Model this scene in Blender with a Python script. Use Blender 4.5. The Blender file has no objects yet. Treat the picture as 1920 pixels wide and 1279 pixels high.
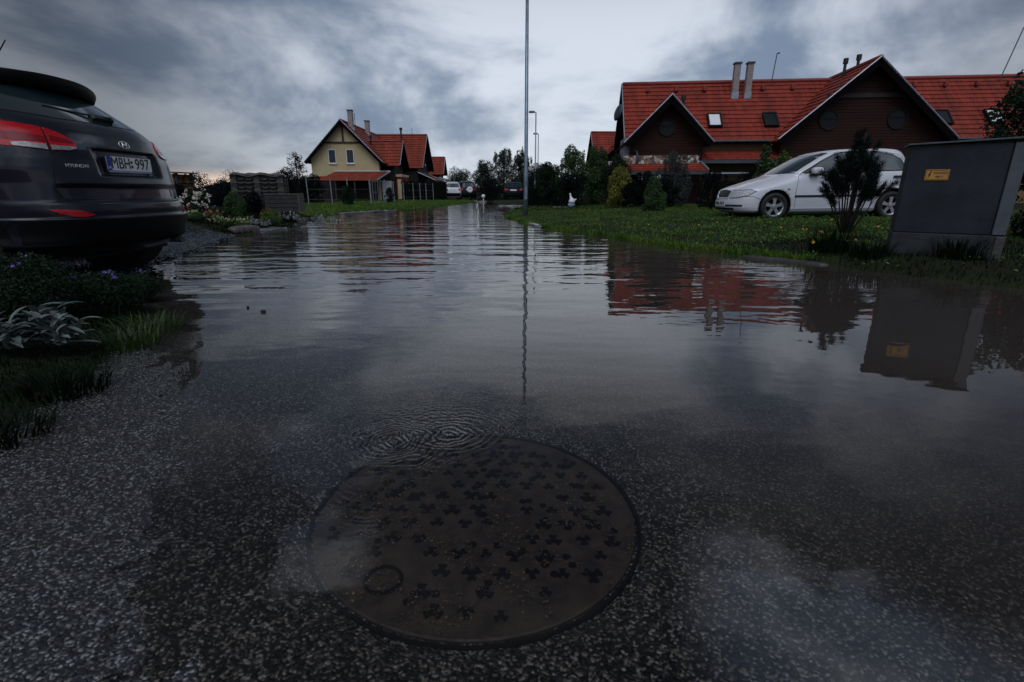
import bpy, math, random
import numpy as np
from mathutils import Vector, Matrix
R = math.radians
random.seed(7)
rng = np.random.default_rng(11)
sc = bpy.context.scene
COL = sc.collection

# ------------------------------------------------------------------ helpers
def link(o, parent=None):
    COL.objects.link(o)
    if parent is not None:
        o.parent = parent
    return o

def tag(o, label=None, cat=None, group=None, kind=None):
    if label: o['label'] = label
    if cat: o['category'] = cat
    if group: o['group'] = group
    if kind: o['kind'] = kind
    return o

def empty(name, label, cat, loc=(0, 0, 0), rz=0.0, group=None):
    o = bpy.data.objects.new(name, None)
    o.location = loc
    o.rotation_euler = (0, 0, rz)
    o.empty_display_size = 0.2
    link(o)
    return tag(o, label, cat, group)

def npmesh(name, V, F, mats, parent=None, smooth=False, midx=None, uv=None):
    V = np.asarray(V, dtype=np.float32)
    me = bpy.data.meshes.new(name)
    if isinstance(F, np.ndarray):
        k = F.shape[1]
        n = F.shape[0]
        me.vertices.add(len(V))
        me.vertices.foreach_set('co', V.ravel())
        me.loops.add(n * k)
        me.loops.foreach_set('vertex_index', F.astype(np.int32).ravel())
        me.polygons.add(n)
        me.polygons.foreach_set('loop_start', np.arange(0, n * k, k, dtype=np.int32))
        me.polygons.foreach_set('loop_total', np.full(n, k, dtype=np.int32))
        me.update(calc_edges=True)
    else:
        me.from_pydata([tuple(map(float, v)) for v in V], [], F)
    for m in (mats if isinstance(mats, (list, tuple)) else [mats]):
        me.materials.append(m)
    if midx is not None:
        me.polygons.foreach_set('material_index', np.asarray(midx, dtype=np.int32))
    if smooth:
        me.polygons.foreach_set('use_smooth', np.ones(len(me.polygons), dtype=bool))
    if uv is not None:
        l = me.uv_layers.new(name='UVMap')
        l.data.foreach_set('uv', np.asarray(uv, dtype=np.float32).ravel())
    me.validate()
    me.update()
    return link(bpy.data.objects.new(name, me), parent)

class MB:
    def __init__(s):
        s.v = []; s.f = []; s.m = []; s.uv = []
    def add(s, vs, fs, mi=0, uvs=None):
        o = len(s.v)
        s.v += [tuple(v) for v in vs]
        for k, f in enumerate(fs):
            s.f.append(tuple(i + o for i in f))
            s.m.append(mi)
            s.uv += (uvs[k] if uvs else [(0, 0)] * len(f))
        return s
    def box(s, x0, x1, y0, y1, z0, z1, mi=0, M=None):
        vs = [Vector((x, y, z)) for z in (z0, z1) for y in (y0, y1) for x in (x0, x1)]
        if M: vs = [M @ v for v in vs]
        return s.add(vs, [(0, 2, 3, 1), (4, 5, 7, 6), (0, 1, 5, 4), (2, 6, 7, 3), (0, 4, 6, 2), (1, 3, 7, 5)], mi)
    def bev(s, x0, x1, y0, y1, z0, z1, b=0.01, mi=0, M=None):
        # box with chamfered vertical and top edges
        def ring(z, e):
            return [(x0 + b + e - b, y0 + e + b), (x0 + e + b, y0 + e), (x1 - e - b, y0 + e), (x1 - e, y0 + e + b),
                    (x1 - e, y1 - e - b), (x1 - e - b, y1 - e), (x0 + e + b, y1 - e), (x0 + e, y1 - e - b)]
        vs = []
        for z, e in ((z0, 0), (z1 - b, 0), (z1, b)):
            vs += [Vector((p[0], p[1], z)) for p in ring(z, e)]
        if M: vs = [M @ v for v in vs]
        fs = [tuple(range(7, -1, -1)), tuple(range(16, 24))]
        for l in (0, 8):
            for i in range(8):
                j = (i + 1) % 8
                fs.append((l + i, l + j, l + 8 + j, l + 8 + i))
        return s.add(vs, fs, mi)
    def tube(s, pts, rad, seg=8, mi=0, caps=True):
        pts = [Vector(p) for p in pts]
        if not isinstance(rad, (list, tuple)): rad = [rad] * len(pts)
        vs = []; fs = []
        for i, p in enumerate(pts):
            d = (pts[min(i + 1, len(pts) - 1)] - pts[max(i - 1, 0)])
            d = d.normalized() if d.length > 1e-9 else Vector((0, 0, 1))
            a = Vector((0, 0, 1)) if abs(d.z) < 0.9 else Vector((1, 0, 0))
            u = d.cross(a).normalized(); w = d.cross(u)
            for k in range(seg):
                t = 2 * math.pi * k / seg
                vs.append(p + (u * math.cos(t) + w * math.sin(t)) * rad[i])
        for i in range(len(pts) - 1):
            for k in range(seg):
                j = (k + 1) % seg
                fs.append((i * seg + k, i * seg + j, (i + 1) * seg + j, (i + 1) * seg + k))
        if caps:
            fs.append(tuple(range(seg - 1, -1, -1)))
            fs.append(tuple(range((len(pts) - 1) * seg, len(pts) * seg)))
        return s.add(vs, fs, mi)
    def lathe(s, prof, seg=24, mi=0, M=None):
        vs = []; fs = []
        for r, z in prof:
            for k in range(seg):
                t = 2 * math.pi * k / seg
                vs.append(Vector((r * math.cos(t), r * math.sin(t), z)))
        if M: vs = [M @ v for v in vs]
        for i in range(len(prof) - 1):
            for k in range(seg):
                j = (k + 1) % seg
                fs.append((i * seg + k, i * seg + j, (i + 1) * seg + j, (i + 1) * seg + k))
        return s.add(vs, fs, mi)
    def prism(s, poly, z0, z1, mi=0, M=None):
        n = len(poly)
        vs = [Vector((p[0], p[1], z0)) for p in poly] + [Vector((p[0], p[1], z1)) for p in poly]
        if M: vs = [M @ v for v in vs]
        fs = [tuple(range(n - 1, -1, -1)), tuple(range(n, 2 * n))]
        for i in range(n):
            j = (i + 1) % n
            fs.append((i, j, n + j, n + i))
        return s.add(vs, fs, mi)
    def build(s, name, mats, parent=None, smooth=False, loc=None):
        mats = mats if isinstance(mats, (list, tuple)) else [mats]
        o = npmesh(name, s.v, s.f, mats, parent, smooth, s.m, s.uv)
        if loc: o.location = loc
        return o

def part(name, mb, mat, parent, smooth=False):
    return mb.build(name, mat, parent, smooth)

def text_part(name, txt, size, M, mat, parent, ext=0.002, shear=0.0, sx=1.0, bold=0.0):
    cu = bpy.data.curves.new(name, 'FONT')
    cu.body = txt; cu.size = size; cu.extrude = ext; cu.align_x = 'CENTER'; cu.align_y = 'CENTER'; cu.offset = bold; cu.shear = shear
    cu.resolution_u = 3
    t = bpy.data.objects.new(name, cu); link(t)
    bpy.context.view_layer.update()
    me = bpy.data.meshes.new_from_object(t.evaluated_get(bpy.context.evaluated_depsgraph_get()))
    bpy.data.objects.remove(t)
    bpy.data.curves.remove(cu)
    me.transform(M @ Matrix.Diagonal((sx, 1, 1, 1)))
    me.materials.clear(); me.materials.append(mat)
    me.name = name
    return link(bpy.data.objects.new(name, me), parent)

# ------------------------------------------------------------------ materials
def newmat(name):
    m = bpy.data.materials.new(name); m.use_nodes = True
    nt = m.node_tree
    return m, nt, nt.nodes['Principled BSDF']

def N(nt, t, **kw):
    n = nt.nodes.new(t)
    for k, v in kw.items():
        if k in n.inputs: n.inputs[k].default_value = v
        else: setattr(n, k, v)
    return n

def mat(name, col, rough=0.6, metal=0.0, var=0.25, scale=4.0, bump=0.0, bscale=30.0, coat=0.0, spec=0.5, col2=None):
    m, nt, b = newmat(name)
    tc = N(nt, 'ShaderNodeTexCoord')
    no = N(nt, 'ShaderNodeTexNoise', Scale=scale, Detail=6.0, Roughness=0.65)
    nt.links.new(tc.outputs['Object'], no.inputs['Vector'])
    mx = N(nt, 'ShaderNodeMix', data_type='RGBA')
    c2 = col2 if col2 else tuple(c * (1 - var) for c in col)
    c1 = col if col2 else tuple(min(1, c * (1 + var)) for c in col)
    mx.inputs[6].default_value = (*c1, 1); mx.inputs[7].default_value = (*c2, 1)
    rp = N(nt, 'ShaderNodeMapRange'); rp.inputs[1].default_value = 0.3; rp.inputs[2].default_value = 0.7
    nt.links.new(no.outputs['Fac'], rp.inputs[0]); nt.links.new(rp.outputs[0], mx.inputs[0])
    nt.links.new(mx.outputs[2], b.inputs['Base Color'])
    b.inputs['Roughness'].default_value = rough
    b.inputs['Metallic'].default_value = metal
    b.inputs['Coat Weight'].default_value = coat
    b.inputs['Coat Roughness'].default_value = 0.04
    b.inputs['Specular IOR Level'].default_value = spec
    if bump:
        n2 = N(nt, 'ShaderNodeTexNoise', Scale=bscale, Detail=5.0)
        nt.links.new(tc.outputs['Object'], n2.inputs['Vector'])
        bp = N(nt, 'ShaderNodeBump', Strength=1.0, Distance=bump)
        nt.links.new(n2.outputs['Fac'], bp.inputs['Height'])
        nt.links.new(bp.outputs[0], b.inputs['Normal'])
    return m

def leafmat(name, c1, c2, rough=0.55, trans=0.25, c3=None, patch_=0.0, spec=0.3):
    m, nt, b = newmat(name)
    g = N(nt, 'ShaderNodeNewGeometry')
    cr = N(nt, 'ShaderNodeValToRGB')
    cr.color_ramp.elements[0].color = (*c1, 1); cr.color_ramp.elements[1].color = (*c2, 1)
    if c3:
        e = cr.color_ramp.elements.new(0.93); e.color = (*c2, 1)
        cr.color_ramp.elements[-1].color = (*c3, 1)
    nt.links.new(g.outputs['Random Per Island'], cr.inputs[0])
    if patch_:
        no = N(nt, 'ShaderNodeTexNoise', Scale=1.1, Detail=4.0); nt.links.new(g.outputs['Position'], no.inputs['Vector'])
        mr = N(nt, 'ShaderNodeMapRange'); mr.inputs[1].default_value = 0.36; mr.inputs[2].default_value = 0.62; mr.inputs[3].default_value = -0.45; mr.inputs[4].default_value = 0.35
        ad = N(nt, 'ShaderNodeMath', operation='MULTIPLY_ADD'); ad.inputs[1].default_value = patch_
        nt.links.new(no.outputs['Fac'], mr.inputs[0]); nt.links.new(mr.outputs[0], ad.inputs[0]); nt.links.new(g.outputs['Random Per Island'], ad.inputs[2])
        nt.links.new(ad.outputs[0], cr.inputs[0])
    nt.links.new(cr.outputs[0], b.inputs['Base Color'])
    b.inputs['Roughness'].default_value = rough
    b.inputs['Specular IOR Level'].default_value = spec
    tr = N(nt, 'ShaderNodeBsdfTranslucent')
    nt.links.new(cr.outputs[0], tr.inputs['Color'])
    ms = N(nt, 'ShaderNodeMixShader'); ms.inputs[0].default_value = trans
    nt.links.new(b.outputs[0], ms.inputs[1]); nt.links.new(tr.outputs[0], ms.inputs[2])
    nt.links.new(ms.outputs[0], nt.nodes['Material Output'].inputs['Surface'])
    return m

def glassmat(name, col=(0.01, 0.013, 0.016), rough=0.03):
    m = mat(name, col, rough, 0, 0.2, 2.0, spec=0.9)
    return m

def tilemat(name, c1, c2):
    # clay pantiles: columns along U, weather patches, wet sheen
    m, nt, b = newmat(name)
    uv = N(nt, 'ShaderNodeUVMap')
    sp = N(nt, 'ShaderNodeSeparateXYZ'); nt.links.new(uv.outputs[0], sp.inputs[0])
    mu = N(nt, 'ShaderNodeMath', operation='MULTIPLY'); mu.inputs[1].default_value = 2 * math.pi / 0.3
    nt.links.new(sp.outputs[0], mu.inputs[0])
    sn = N(nt, 'ShaderNodeMath', operation='SINE'); nt.links.new(mu.outputs[0], sn.inputs[0])
    bp = N(nt, 'ShaderNodeBump', Strength=0.9, Distance=0.025)
    nt.links.new(sn.outputs[0], bp.inputs['Height'])
    nt.links.new(bp.outputs[0], b.inputs['Normal'])
    # one random tone per tile
    mp = N(nt, 'ShaderNodeVectorMath', operation='MULTIPLY'); mp.inputs[1].default_value = (1 / 0.3, 1 / 0.34, 1)
    nt.links.new(uv.outputs[0], mp.inputs[0])
    fl = N(nt, 'ShaderNodeVectorMath', operation='FLOOR'); nt.links.new(mp.outputs[0], fl.inputs[0])
    wn = N(nt, 'ShaderNodeTexWhiteNoise', noise_dimensions='2D'); nt.links.new(fl.outputs[0], wn.inputs['Vector'])
    no = N(nt, 'ShaderNodeTexNoise', Scale=0.7, Detail=7.0, Roughness=0.7); nt.links.new(uv.outputs[0], no.inputs['Vector'])
    ad = N(nt, 'ShaderNodeMath', operation='MULTIPLY_ADD'); ad.inputs[1].default_value = 0.45
    nt.links.new(wn.outputs['Value'], ad.inputs[0])
    n3 = N(nt, 'ShaderNodeMapRange'); n3.inputs[1].default_value = 0.3; n3.inputs[2].default_value = 0.75; n3.inputs[4].default_value = 0.6
    nt.links.new(no.outputs['Fac'], n3.inputs[0]); nt.links.new(n3.outputs[0], ad.inputs[2])
    mx = N(nt, 'ShaderNodeMix', data_type='RGBA')
    mx.inputs[6].default_value = (*c1, 1); mx.inputs[7].default_value = (*c2, 1)
    nt.links.new(ad.outputs[0], mx.inputs[0])
    st = N(nt, 'ShaderNodeMapping'); st.inputs['Scale'].default_value = (1.6, 0.22, 1); nt.links.new(uv.outputs[0], st.inputs['Vector'])
    sn2 = N(nt, 'ShaderNodeTexNoise', Scale=1.0, Detail=8.0, Roughness=0.7); nt.links.new(st.outputs[0], sn2.inputs['Vector'])
    sr = N(nt, 'ShaderNodeMapRange'); sr.inputs[1].default_value = 0.42; sr.inputs[2].default_value = 0.66; sr.inputs[3].default_value = 0.0; sr.inputs[4].default_value = 0.55
    nt.links.new(sn2.outputs['Fac'], sr.inputs[0])
    m3 = N(nt, 'ShaderNodeMix', data_type='RGBA'); m3.inputs[7].default_value = (0.055, 0.022, 0.016, 1)
    nt.links.new(sr.outputs[0], m3.inputs[0]); nt.links.new(mx.outputs[2], m3.inputs[6])
    nt.links.new(m3.outputs[2], b.inputs['Base Color'])
    b.inputs['Roughness'].default_value = 0.55
    b.inputs['Specular IOR Level'].default_value = 0.3
    return m

def boardmat(name, c1, c2, pitch=0.14, axis=2):
    # timber cladding with a groove every 'pitch' metres along one object axis
    m, nt, b = newmat(name)
    tc = N(nt, 'ShaderNodeTexCoord')
    sp = N(nt, 'ShaderNodeSeparateXYZ'); nt.links.new(tc.outputs['Object'], sp.inputs[0])
    dv = N(nt, 'ShaderNodeMath', operation='DIVIDE'); dv.inputs[1].default_value = pitch
    nt.links.new(sp.outputs[axis], dv.inputs[0])
    fr = N(nt, 'ShaderNodeMath', operation='FRACT'); nt.links.new(dv.outputs[0], fr.inputs[0])
    fl = N(nt, 'ShaderNodeMath', operation='FLOOR'); nt.links.new(dv.outputs[0], fl.inputs[0])
    wn = N(nt, 'ShaderNodeTexWhiteNoise', noise_dimensions='1D'); nt.links.new(fl.outputs[0], wn.inputs['W'])
    no = N(nt, 'ShaderNodeTexNoise', Scale=3.0, Detail=8.0); nt.links.new(tc.outputs['Object'], no.inputs['Vector'])
    av = N(nt, 'ShaderNodeMath', operation='MULTIPLY_ADD'); av.inputs[1].default_value = 0.5
    nt.links.new(wn.outputs['Value'], av.inputs[0])
    hv = N(nt, 'ShaderNodeMath', operation='MULTIPLY'); hv.inputs[1].default_value = 0.6; nt.links.new(no.outputs['Fac'], hv.inputs[0])
    nt.links.new(hv.outputs[0], av.inputs[2])
    mx = N(nt, 'ShaderNodeMix', data_type='RGBA'); mx.inputs[6].default_value = (*c1, 1); mx.inputs[7].default_value = (*c2, 1)
    nt.links.new(av.outputs[0], mx.inputs[0]); nt.links.new(mx.outputs[2], b.inputs['Base Color'])
    gr = N(nt, 'ShaderNodeMapRange'); gr.inputs[1].default_value = 0.0; gr.inputs[2].default_value = 0.12
    nt.links.new(fr.outputs[0], gr.inputs[0])
    bp = N(nt, 'ShaderNodeBump', Strength=1.0, Distance=0.02); nt.links.new(gr.outputs[0], bp.inputs['Height'])
    nt.links.new(bp.outputs[0], b.inputs['Normal'])
    b.inputs['Roughness'].default_value = 0.7
    b.inputs['Specular IOR Level'].default_value = 0.2
    return m

def stonemat(name, cols, scale, bump=0.02, rough=0.6):
    m, nt, b = newmat(name)
    tc = N(nt, 'ShaderNodeTexCoord')
    vo = N(nt, 'ShaderNodeTexVoronoi', Scale=scale)
    nt.links.new(tc.outputs['Object'], vo.inputs['Vector'])
    cr = N(nt, 'ShaderNodeValToRGB'); cr.color_ramp.interpolation = 'CONSTANT'
    cr.color_ramp.elements[0].color = (*cols[0], 1); cr.color_ramp.elements[1].color = (*cols[-1], 1)
    cr.color_ramp.elements[1].position = 1 - 1 / len(cols)
    for i in range(1, len(cols) - 1):
        cr.color_ramp.elements.new(i / len(cols)).color = (*cols[i], 1)
    sx = N(nt, 'ShaderNodeSeparateXYZ'); nt.links.new(vo.outputs['Color'], sx.inputs[0])
    nt.links.new(sx.outputs[0], cr.inputs[0]); nt.links.new(cr.outputs[0], b.inputs['Base Color'])
    v2 = N(nt, 'ShaderNodeTexVoronoi', Scale=scale, feature='DISTANCE_TO_EDGE'); nt.links.new(tc.outputs['Object'], v2.inputs['Vector'])
    mr = N(nt, 'ShaderNodeMapRange'); mr.inputs[2].default_value = 0.12; nt.links.new(v2.outputs['Distance'], mr.inputs[0])
    bp = N(nt, 'ShaderNodeBump', Strength=1.0, Distance=bump); nt.links.new(mr.outputs[0], bp.inputs['Height'])
    nt.links.new(bp.outputs[0], b.inputs['Normal'])
    b.inputs['Roughness'].default_value = rough
    return m

M = {}
M['tile'] = tilemat('roof_tile_red', (0.35, 0.050, 0.029), (0.17, 0.024, 0.016))
M['tile_orange'] = tilemat('roof_tile_orange', (0.32, 0.055, 0.027), (0.17, 0.029, 0.017))
M['ridge'] = mat('ridge_tile', (0.20, 0.028, 0.02), 0.6)
M['plaster'] = mat('yellow_plaster', (0.44, 0.36, 0.215), 0.9, 0, 0.12, 0.8, 0.004, 40, spec=0.1)
M['tan'] = mat('tan_plaster', (0.16, 0.11, 0.06), 0.9, 0, 0.15, 1.0, spec=0.1)
M['redwall'] = mat('red_plaster', (0.26, 0.035, 0.028), 0.85, 0, 0.15, 1.0, spec=0.1)
M['cream'] = mat('cream_plaster', (0.5, 0.42, 0.27), 0.8, 0, 0.1, 2.0)
M['wood_red'] = boardmat('red_brown_boards', (0.034, 0.009, 0.006), (0.014, 0.005, 0.004))
M['wood_dark'] = boardmat('dark_boards', (0.022, 0.015, 0.015), (0.012, 0.009, 0.010), 0.16, 0)
M['wood_grey'] = boardmat('grey_boards', (0.28, 0.28, 0.31), (0.16, 0.16, 0.18), 0.12, 1)
M['fascia'] = mat('fascia_brown', (0.005, 0.004, 0.005), 0.9, spec=0.02)
M['timber'] = mat('gable_timber', (0.018, 0.013, 0.014), 0.7)
M['trim'] = mat('zinc_trim', (0.30, 0.33, 0.38), 0.45, 0.5)
M['gutter'] = mat('zinc_gutter', (0.05, 0.06, 0.07), 0.5, 0.3)
M['pane'] = glassmat('window_pane', (0.012, 0.014, 0.018), 0.04)
M['roundpane'] = mat('round_pane', (0.006, 0.008, 0.011), 0.25, spec=0.25)
M['whiteframe'] = mat('white_frame', (0.6, 0.6, 0.62), 0.5, 0, 0.08)
M['darkframe'] = mat('dark_frame', (0.010, 0.008, 0.009), 0.6, spec=0.2)
M['chimney'] = mat('chimney_render', (0.26, 0.22, 0.215), 0.85, 0, 0.2, 3.0)
M['chimcap'] = mat('chimney_cap', (0.05, 0.05, 0.05), 0.7)
M['black'] = mat('black_plastic', (0.008, 0.008, 0.009), 0.5)
M['stonewall'] = stonemat('rubble_stone', [(0.10, 0.08, 0.06), (0.35, 0.30, 0.24), (0.22, 0.12, 0.05), (0.5, 0.47, 0.43), (0.16, 0.12, 0.07), (0.05, 0.04, 0.035)], 7.5)
M['galv'] = mat('galvanised_steel', (0.20, 0.25, 0.31), 0.45, 0.7, 0.25, 6.0)
M['galvfar'] = mat('galvanised_post', (0.20, 0.22, 0.24), 0.6, 0.3)
M['cab'] = mat('cabinet_concrete', (0.0165, 0.019, 0.025), 0.8, 0, 0.5, 2.2, 0.003, 60, spec=0.25)
M['cabbase'] = mat('cabinet_plinth', (0.026, 0.028, 0.033), 0.8, 0, 0.45, 5.0, 0.004, 50, spec=0.25)
M['cabedge'] = mat('cabinet_edge', (0.055, 0.062, 0.075), 0.55, 0, 0.3, 8.0)
M['sign'] = mat('warning_yellow', (0.42, 0.20, 0.03), 0.55, 0, 0.12)
M['signink'] = mat('sign_ink', (0.02, 0.012, 0.01), 0.6)
M['tyre'] = mat('tyre_rubber', (0.012, 0.012, 0.013), 0.75, 0, 0.2, 20, 0.003, 80)
M['rim'] = mat('alloy_rim', (0.42, 0.43, 0.46), 0.35, 0.8)
M['whitepaint'] = mat('white_car_paint', (0.60, 0.61, 0.66), 0.3, 0, 0.05, 2.0, coat=0.6)
M['greypaint'] = mat('grey_car_paint', (0.012, 0.012, 0.020), 0.32, 0.2, 0.08, 300.0, coat=0.45, spec=0.25)
M['darkpaint'] = mat('dark_car_paint', (0.005, 0.006, 0.008), 0.4, 0.0, 0.1, 100.0, coat=0.1, spec=0.15)
M['carglass'] = glassmat('car_glass', (0.010, 0.020, 0.024), 0.03)
M['clad'] = mat('black_cladding', (0.0022, 0.0022, 0.003), 0.6, 0, 0.2, 60, 0.0006, 400, spec=0.15)
M['seam'] = mat('panel_gap', (0.003, 0.003, 0.004), 0.8)
M['lampglass'] = mat('headlamp_glass', (0.5, 0.51, 0.53), 0.15, 0.0, 0.4, 40.0, 0.004, 60, coat=0.8)
M['chrome'] = mat('chrome', (0.85, 0.86, 0.88), 0.3, 0.6)
M['redlens'] = mat('red_lens', (0.38, 0.005, 0.010), 0.2, 0, 0.3, 60.0, 0.0012, 90, coat=0.25, spec=0.3)
M['reddark'] = mat('dark_red_lens', (0.17, 0.003, 0.008), 0.2, 0, 0.3, 60.0, coat=0.25, spec=0.3)
M['clearlens'] = mat('clear_lens', (0.26, 0.25, 0.26), 0.15, 0.3, 0.6, 70.0, 0.002, 110, coat=1.0)
M['platewhite'] = mat('plate_white', (0.72, 0.71, 0.72), 0.4, 0, 0.05)
M['plateblue'] = mat('plate_blue', (0.015, 0.05, 0.35), 0.4)
M['ink'] = mat('plate_ink', (0.01, 0.01, 0.012), 0.5)
M['iron'] = mat('cast_iron', (0.050, 0.036, 0.029), 0.6, 0.0, 0.5, 22.0, 0.002, 160, col2=(0.007, 0.006, 0.007))
M['irondark'] = mat('cast_iron_dark', (0.004, 0.0045, 0.007), 0.8, 0, 0.5, 60, 0.001, 300, spec=0.1)
M['concrete'] = mat('concrete_kerb', (0.04, 0.038, 0.039), 0.5, 0, 0.35, 6.0, 0.008, 40)
M['slab'] = mat('wet_concrete_slab', (0.12, 0.12, 0.13), 0.2, 0, 0.3, 5.0, 0.003, 40)
M['rock'] = mat('pinkish_rock', (0.085, 0.070, 0.068), 0.5, 0, 0.4, 8.0, 0.02, 20)
M['bark'] = mat('bark', (0.018, 0.013, 0.010), 0.85, 0, 0.4, 20, 0.01, 40)
M['birch'] = mat('pale_bark', (0.06, 0.055, 0.05), 0.8, 0, 0.4, 10)
M['oldwood'] = mat('weathered_wood', (0.055, 0.050, 0.042), 0.75, 0, 0.4, 12, 0.006, 60)
M['darkwood'] = mat('dark_wet_wood', (0.016, 0.015, 0.016), 0.7, 0, 0.4, 12, 0.006, 60)
M['logend'] = stonemat('log_ends', [(0.10, 0.055, 0.02), (0.20, 0.11, 0.04), (0.045, 0.022, 0.01)], 14, 0.02)
M['sheet'] = mat('wet_cover_sheet', (0.06, 0.065, 0.07), 0.35, 0, 0.3, 5.0, 0.01, 20)
M['white'] = mat('white_enamel', (0.7, 0.7, 0.72), 0.4, 0, 0.06)
M['bluecloth'] = mat('blue_cloth', (0.05, 0.22, 0.38), 0.8)
M['paleblue'] = mat('pale_blue_paint', (0.25, 0.33, 0.48), 0.6)
M['hill'] = mat('hill_woods', (0.010, 0.016, 0.020), 0.95, 0, 0.5, 0.05, spec=0.0)
# foliage
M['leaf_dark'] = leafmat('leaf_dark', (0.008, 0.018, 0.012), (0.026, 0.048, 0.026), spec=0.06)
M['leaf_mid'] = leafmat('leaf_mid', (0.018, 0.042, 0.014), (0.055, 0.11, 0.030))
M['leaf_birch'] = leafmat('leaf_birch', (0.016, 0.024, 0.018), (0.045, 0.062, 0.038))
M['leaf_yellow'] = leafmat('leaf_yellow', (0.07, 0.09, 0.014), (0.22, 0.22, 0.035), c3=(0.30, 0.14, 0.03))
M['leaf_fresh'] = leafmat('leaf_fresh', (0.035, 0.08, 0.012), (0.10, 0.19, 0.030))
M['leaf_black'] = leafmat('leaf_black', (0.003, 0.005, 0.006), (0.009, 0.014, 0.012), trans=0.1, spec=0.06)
M['needle'] = leafmat('needle', (0.004, 0.008, 0.008), (0.014, 0.022, 0.020), trans=0.1, spec=0.06)
M['leaf_grey'] = leafmat('leaf_grey', (0.03, 0.035, 0.035), (0.075, 0.085, 0.08), trans=0.1, spec=0.06)
M['silver'] = leafmat('silver_leaf', (0.055, 0.072, 0.070), (0.16, 0.19, 0.18), 0.8, 0.1)
M['silverdim'] = leafmat('silver_leaf_wet', (0.16, 0.19, 0.195), (0.46, 0.50, 0.51), 0.8, 0.1)
M['petal_white'] = leafmat('petal_white', (0.45, 0.42, 0.36), (0.7, 0.66, 0.58), 0.8, 0.3)
M['petal_cream'] = leafmat('petal_cream', (0.35, 0.33, 0.18), (0.55, 0.50, 0.30), 0.8, 0.3)
M['petal_red'] = leafmat('petal_red', (0.45, 0.05, 0.02), (0.6, 0.10, 0.03), 0.8, 0.3)
M['petal_salmon'] = leafmat('petal_salmon', (0.35, 0.10, 0.07), (0.5, 0.16, 0.10), 0.8, 0.3)
M['petal_purple'] = leafmat('petal_purple', (0.10, 0.06, 0.35), (0.28, 0.20, 0.55), 0.8, 0.3)
M['petal_yellow'] = leafmat('petal_yellow', (0.5, 0.30, 0.03), (0.6, 0.42, 0.05), 0.8, 0.3)
M['petal_pink'] = leafmat('petal_pink', (0.40, 0.02, 0.10), (0.55, 0.05, 0.2), 0.8, 0.3)
M['grass'] = leafmat('grass_blade', (0.026, 0.065, 0.008), (0.13, 0.26, 0.026), 0.5, 0.35, c3=(0.14, 0.13, 0.04), patch_=1.0)
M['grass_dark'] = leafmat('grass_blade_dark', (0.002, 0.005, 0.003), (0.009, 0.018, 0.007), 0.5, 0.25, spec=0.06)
M['grassmid'] = leafmat('grass_blade_mid', (0.010, 0.022, 0.006), (0.045, 0.085, 0.014), 0.5, 0.3)
M['straw'] = mat('straw', (0.5, 0.42, 0.22), 0.8)
M['gravel'] = leafmat('gravel_stone', (0.006, 0.009, 0.014), (0.055, 0.066, 0.082), 0.18, 0.0)

# ------------------------------------------------------------------ site profile (metres; camera above the origin looking along +Y, water at z = 0)
RX = np.array([(-6, 5.0), (2.5, 4.7), (3.9, 4.05), (4.84, 3.55), (5.36, 3.36), (6.1, 2.82), (6.8, 2.42), (7.9, 1.97), (9.45, 1.37), (11.35, .6), (12.7, .36), (15, -.1),
               (18, -.32), (21, -.1), (25, .3), (28, .75), (30, .9), (31.5, .2), (33, -.8), (40, -1.6), (44, -1.9)])
LX = np.array([(-6, -1.42), (1.3, -1.46), (1.7, -1.58), (2.2, -1.85), (3, -2.35), (4.6, -3.35), (5.7, -3.95), (7.1, -4.3), (8.9, -4.8), (10.5, -5.0), (12.7, -5.5), (14.8, -5.4),
               (17, -5.9), (18.4, -5.9), (21, -4.8), (28, -3.75), (40, -2.5), (44, -2.2)])
def xr(y): return np.interp(y, RX[:, 0], RX[:, 1]) + 0.05 * np.sin(y * 2.3) + 0.03 * np.sin(y * 5.9 + 1)
def xl(y): return np.interp(y, LX[:, 0], LX[:, 1]) + 0.05 * np.sin(y * 1.9 + 2) + 0.03 * np.sin(y * 6.7)
def sm(a, b, x):
    t = np.clip((x - a) / (b - a), 0, 1)
    return t * t * (3 - 2 * t)
def bed(x, y):
    xw = -0.80 - 0.55 * (y - 1.0) - 0.5 * np.clip(y - 1.9, 0, 2)
    b = np.clip(-0.016 * (x - xw) - 0.006 * np.clip(x + 0.4, 0, 9), -0.09, 0.022)
    n = 0.0014 * (np.sin(x * 23 + 2 * np.sin(y * 17)) * np.sin(y * 19 + 1.5 * np.sin(x * 29)) + 0.7 * np.sin(x * 61 + 1.3 * np.sin(y * 47)) * np.sin(y * 53 + x * 20))
    pit = 0.012 * (1 - sm(0.395, 0.43, np.hypot(np.asarray(x) + 0.085, np.asarray(y) - 1.085)))      # bedding of the manhole cover
    return b + n - pit - 0.03 * np.clip((y - 3) / 6, 0, 1)
def ground_z(x, y):
    x = np.asarray(x, float); y = np.asarray(y, float)
    dr = x - xr(y); dl = xl(y) - x
    end = y - 42.0
    d = np.maximum(np.maximum(dr, dl), end)
    inside = bed(x, y) - 0.06
    right = 0.02 + 0.10 * sm(0, 0.6, dr) + 0.09 * sm(0.6, 5.0, dr)
    gard = sm(8.3, 9.4, y) * (1 - sm(14.5, 17.0, y))
    left = 0.012 + 0.05 * sm(0, 0.8, dl) * (1 - sm(2.4, 3.2, y)) + 0.27 * sm(0.1, 1.1, dl) * gard + 0.05 * sm(14, 18, y) * sm(0, 1, dl)
    out = np.where(dr > dl, right, left)
    out = np.where(end > 0, np.maximum(out, 0.03), out)
    out = out + 0.012 * np.sin(x * 3.1 + 1.3 * np.sin(y * 1.7)) * np.sin(y * 2.7) * sm(0.1, 0.6, d)
    return inside + (out - inside) * sm(-0.12, 0.03, d)
def gz(x, y): return float(ground_z(x, y))

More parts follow.
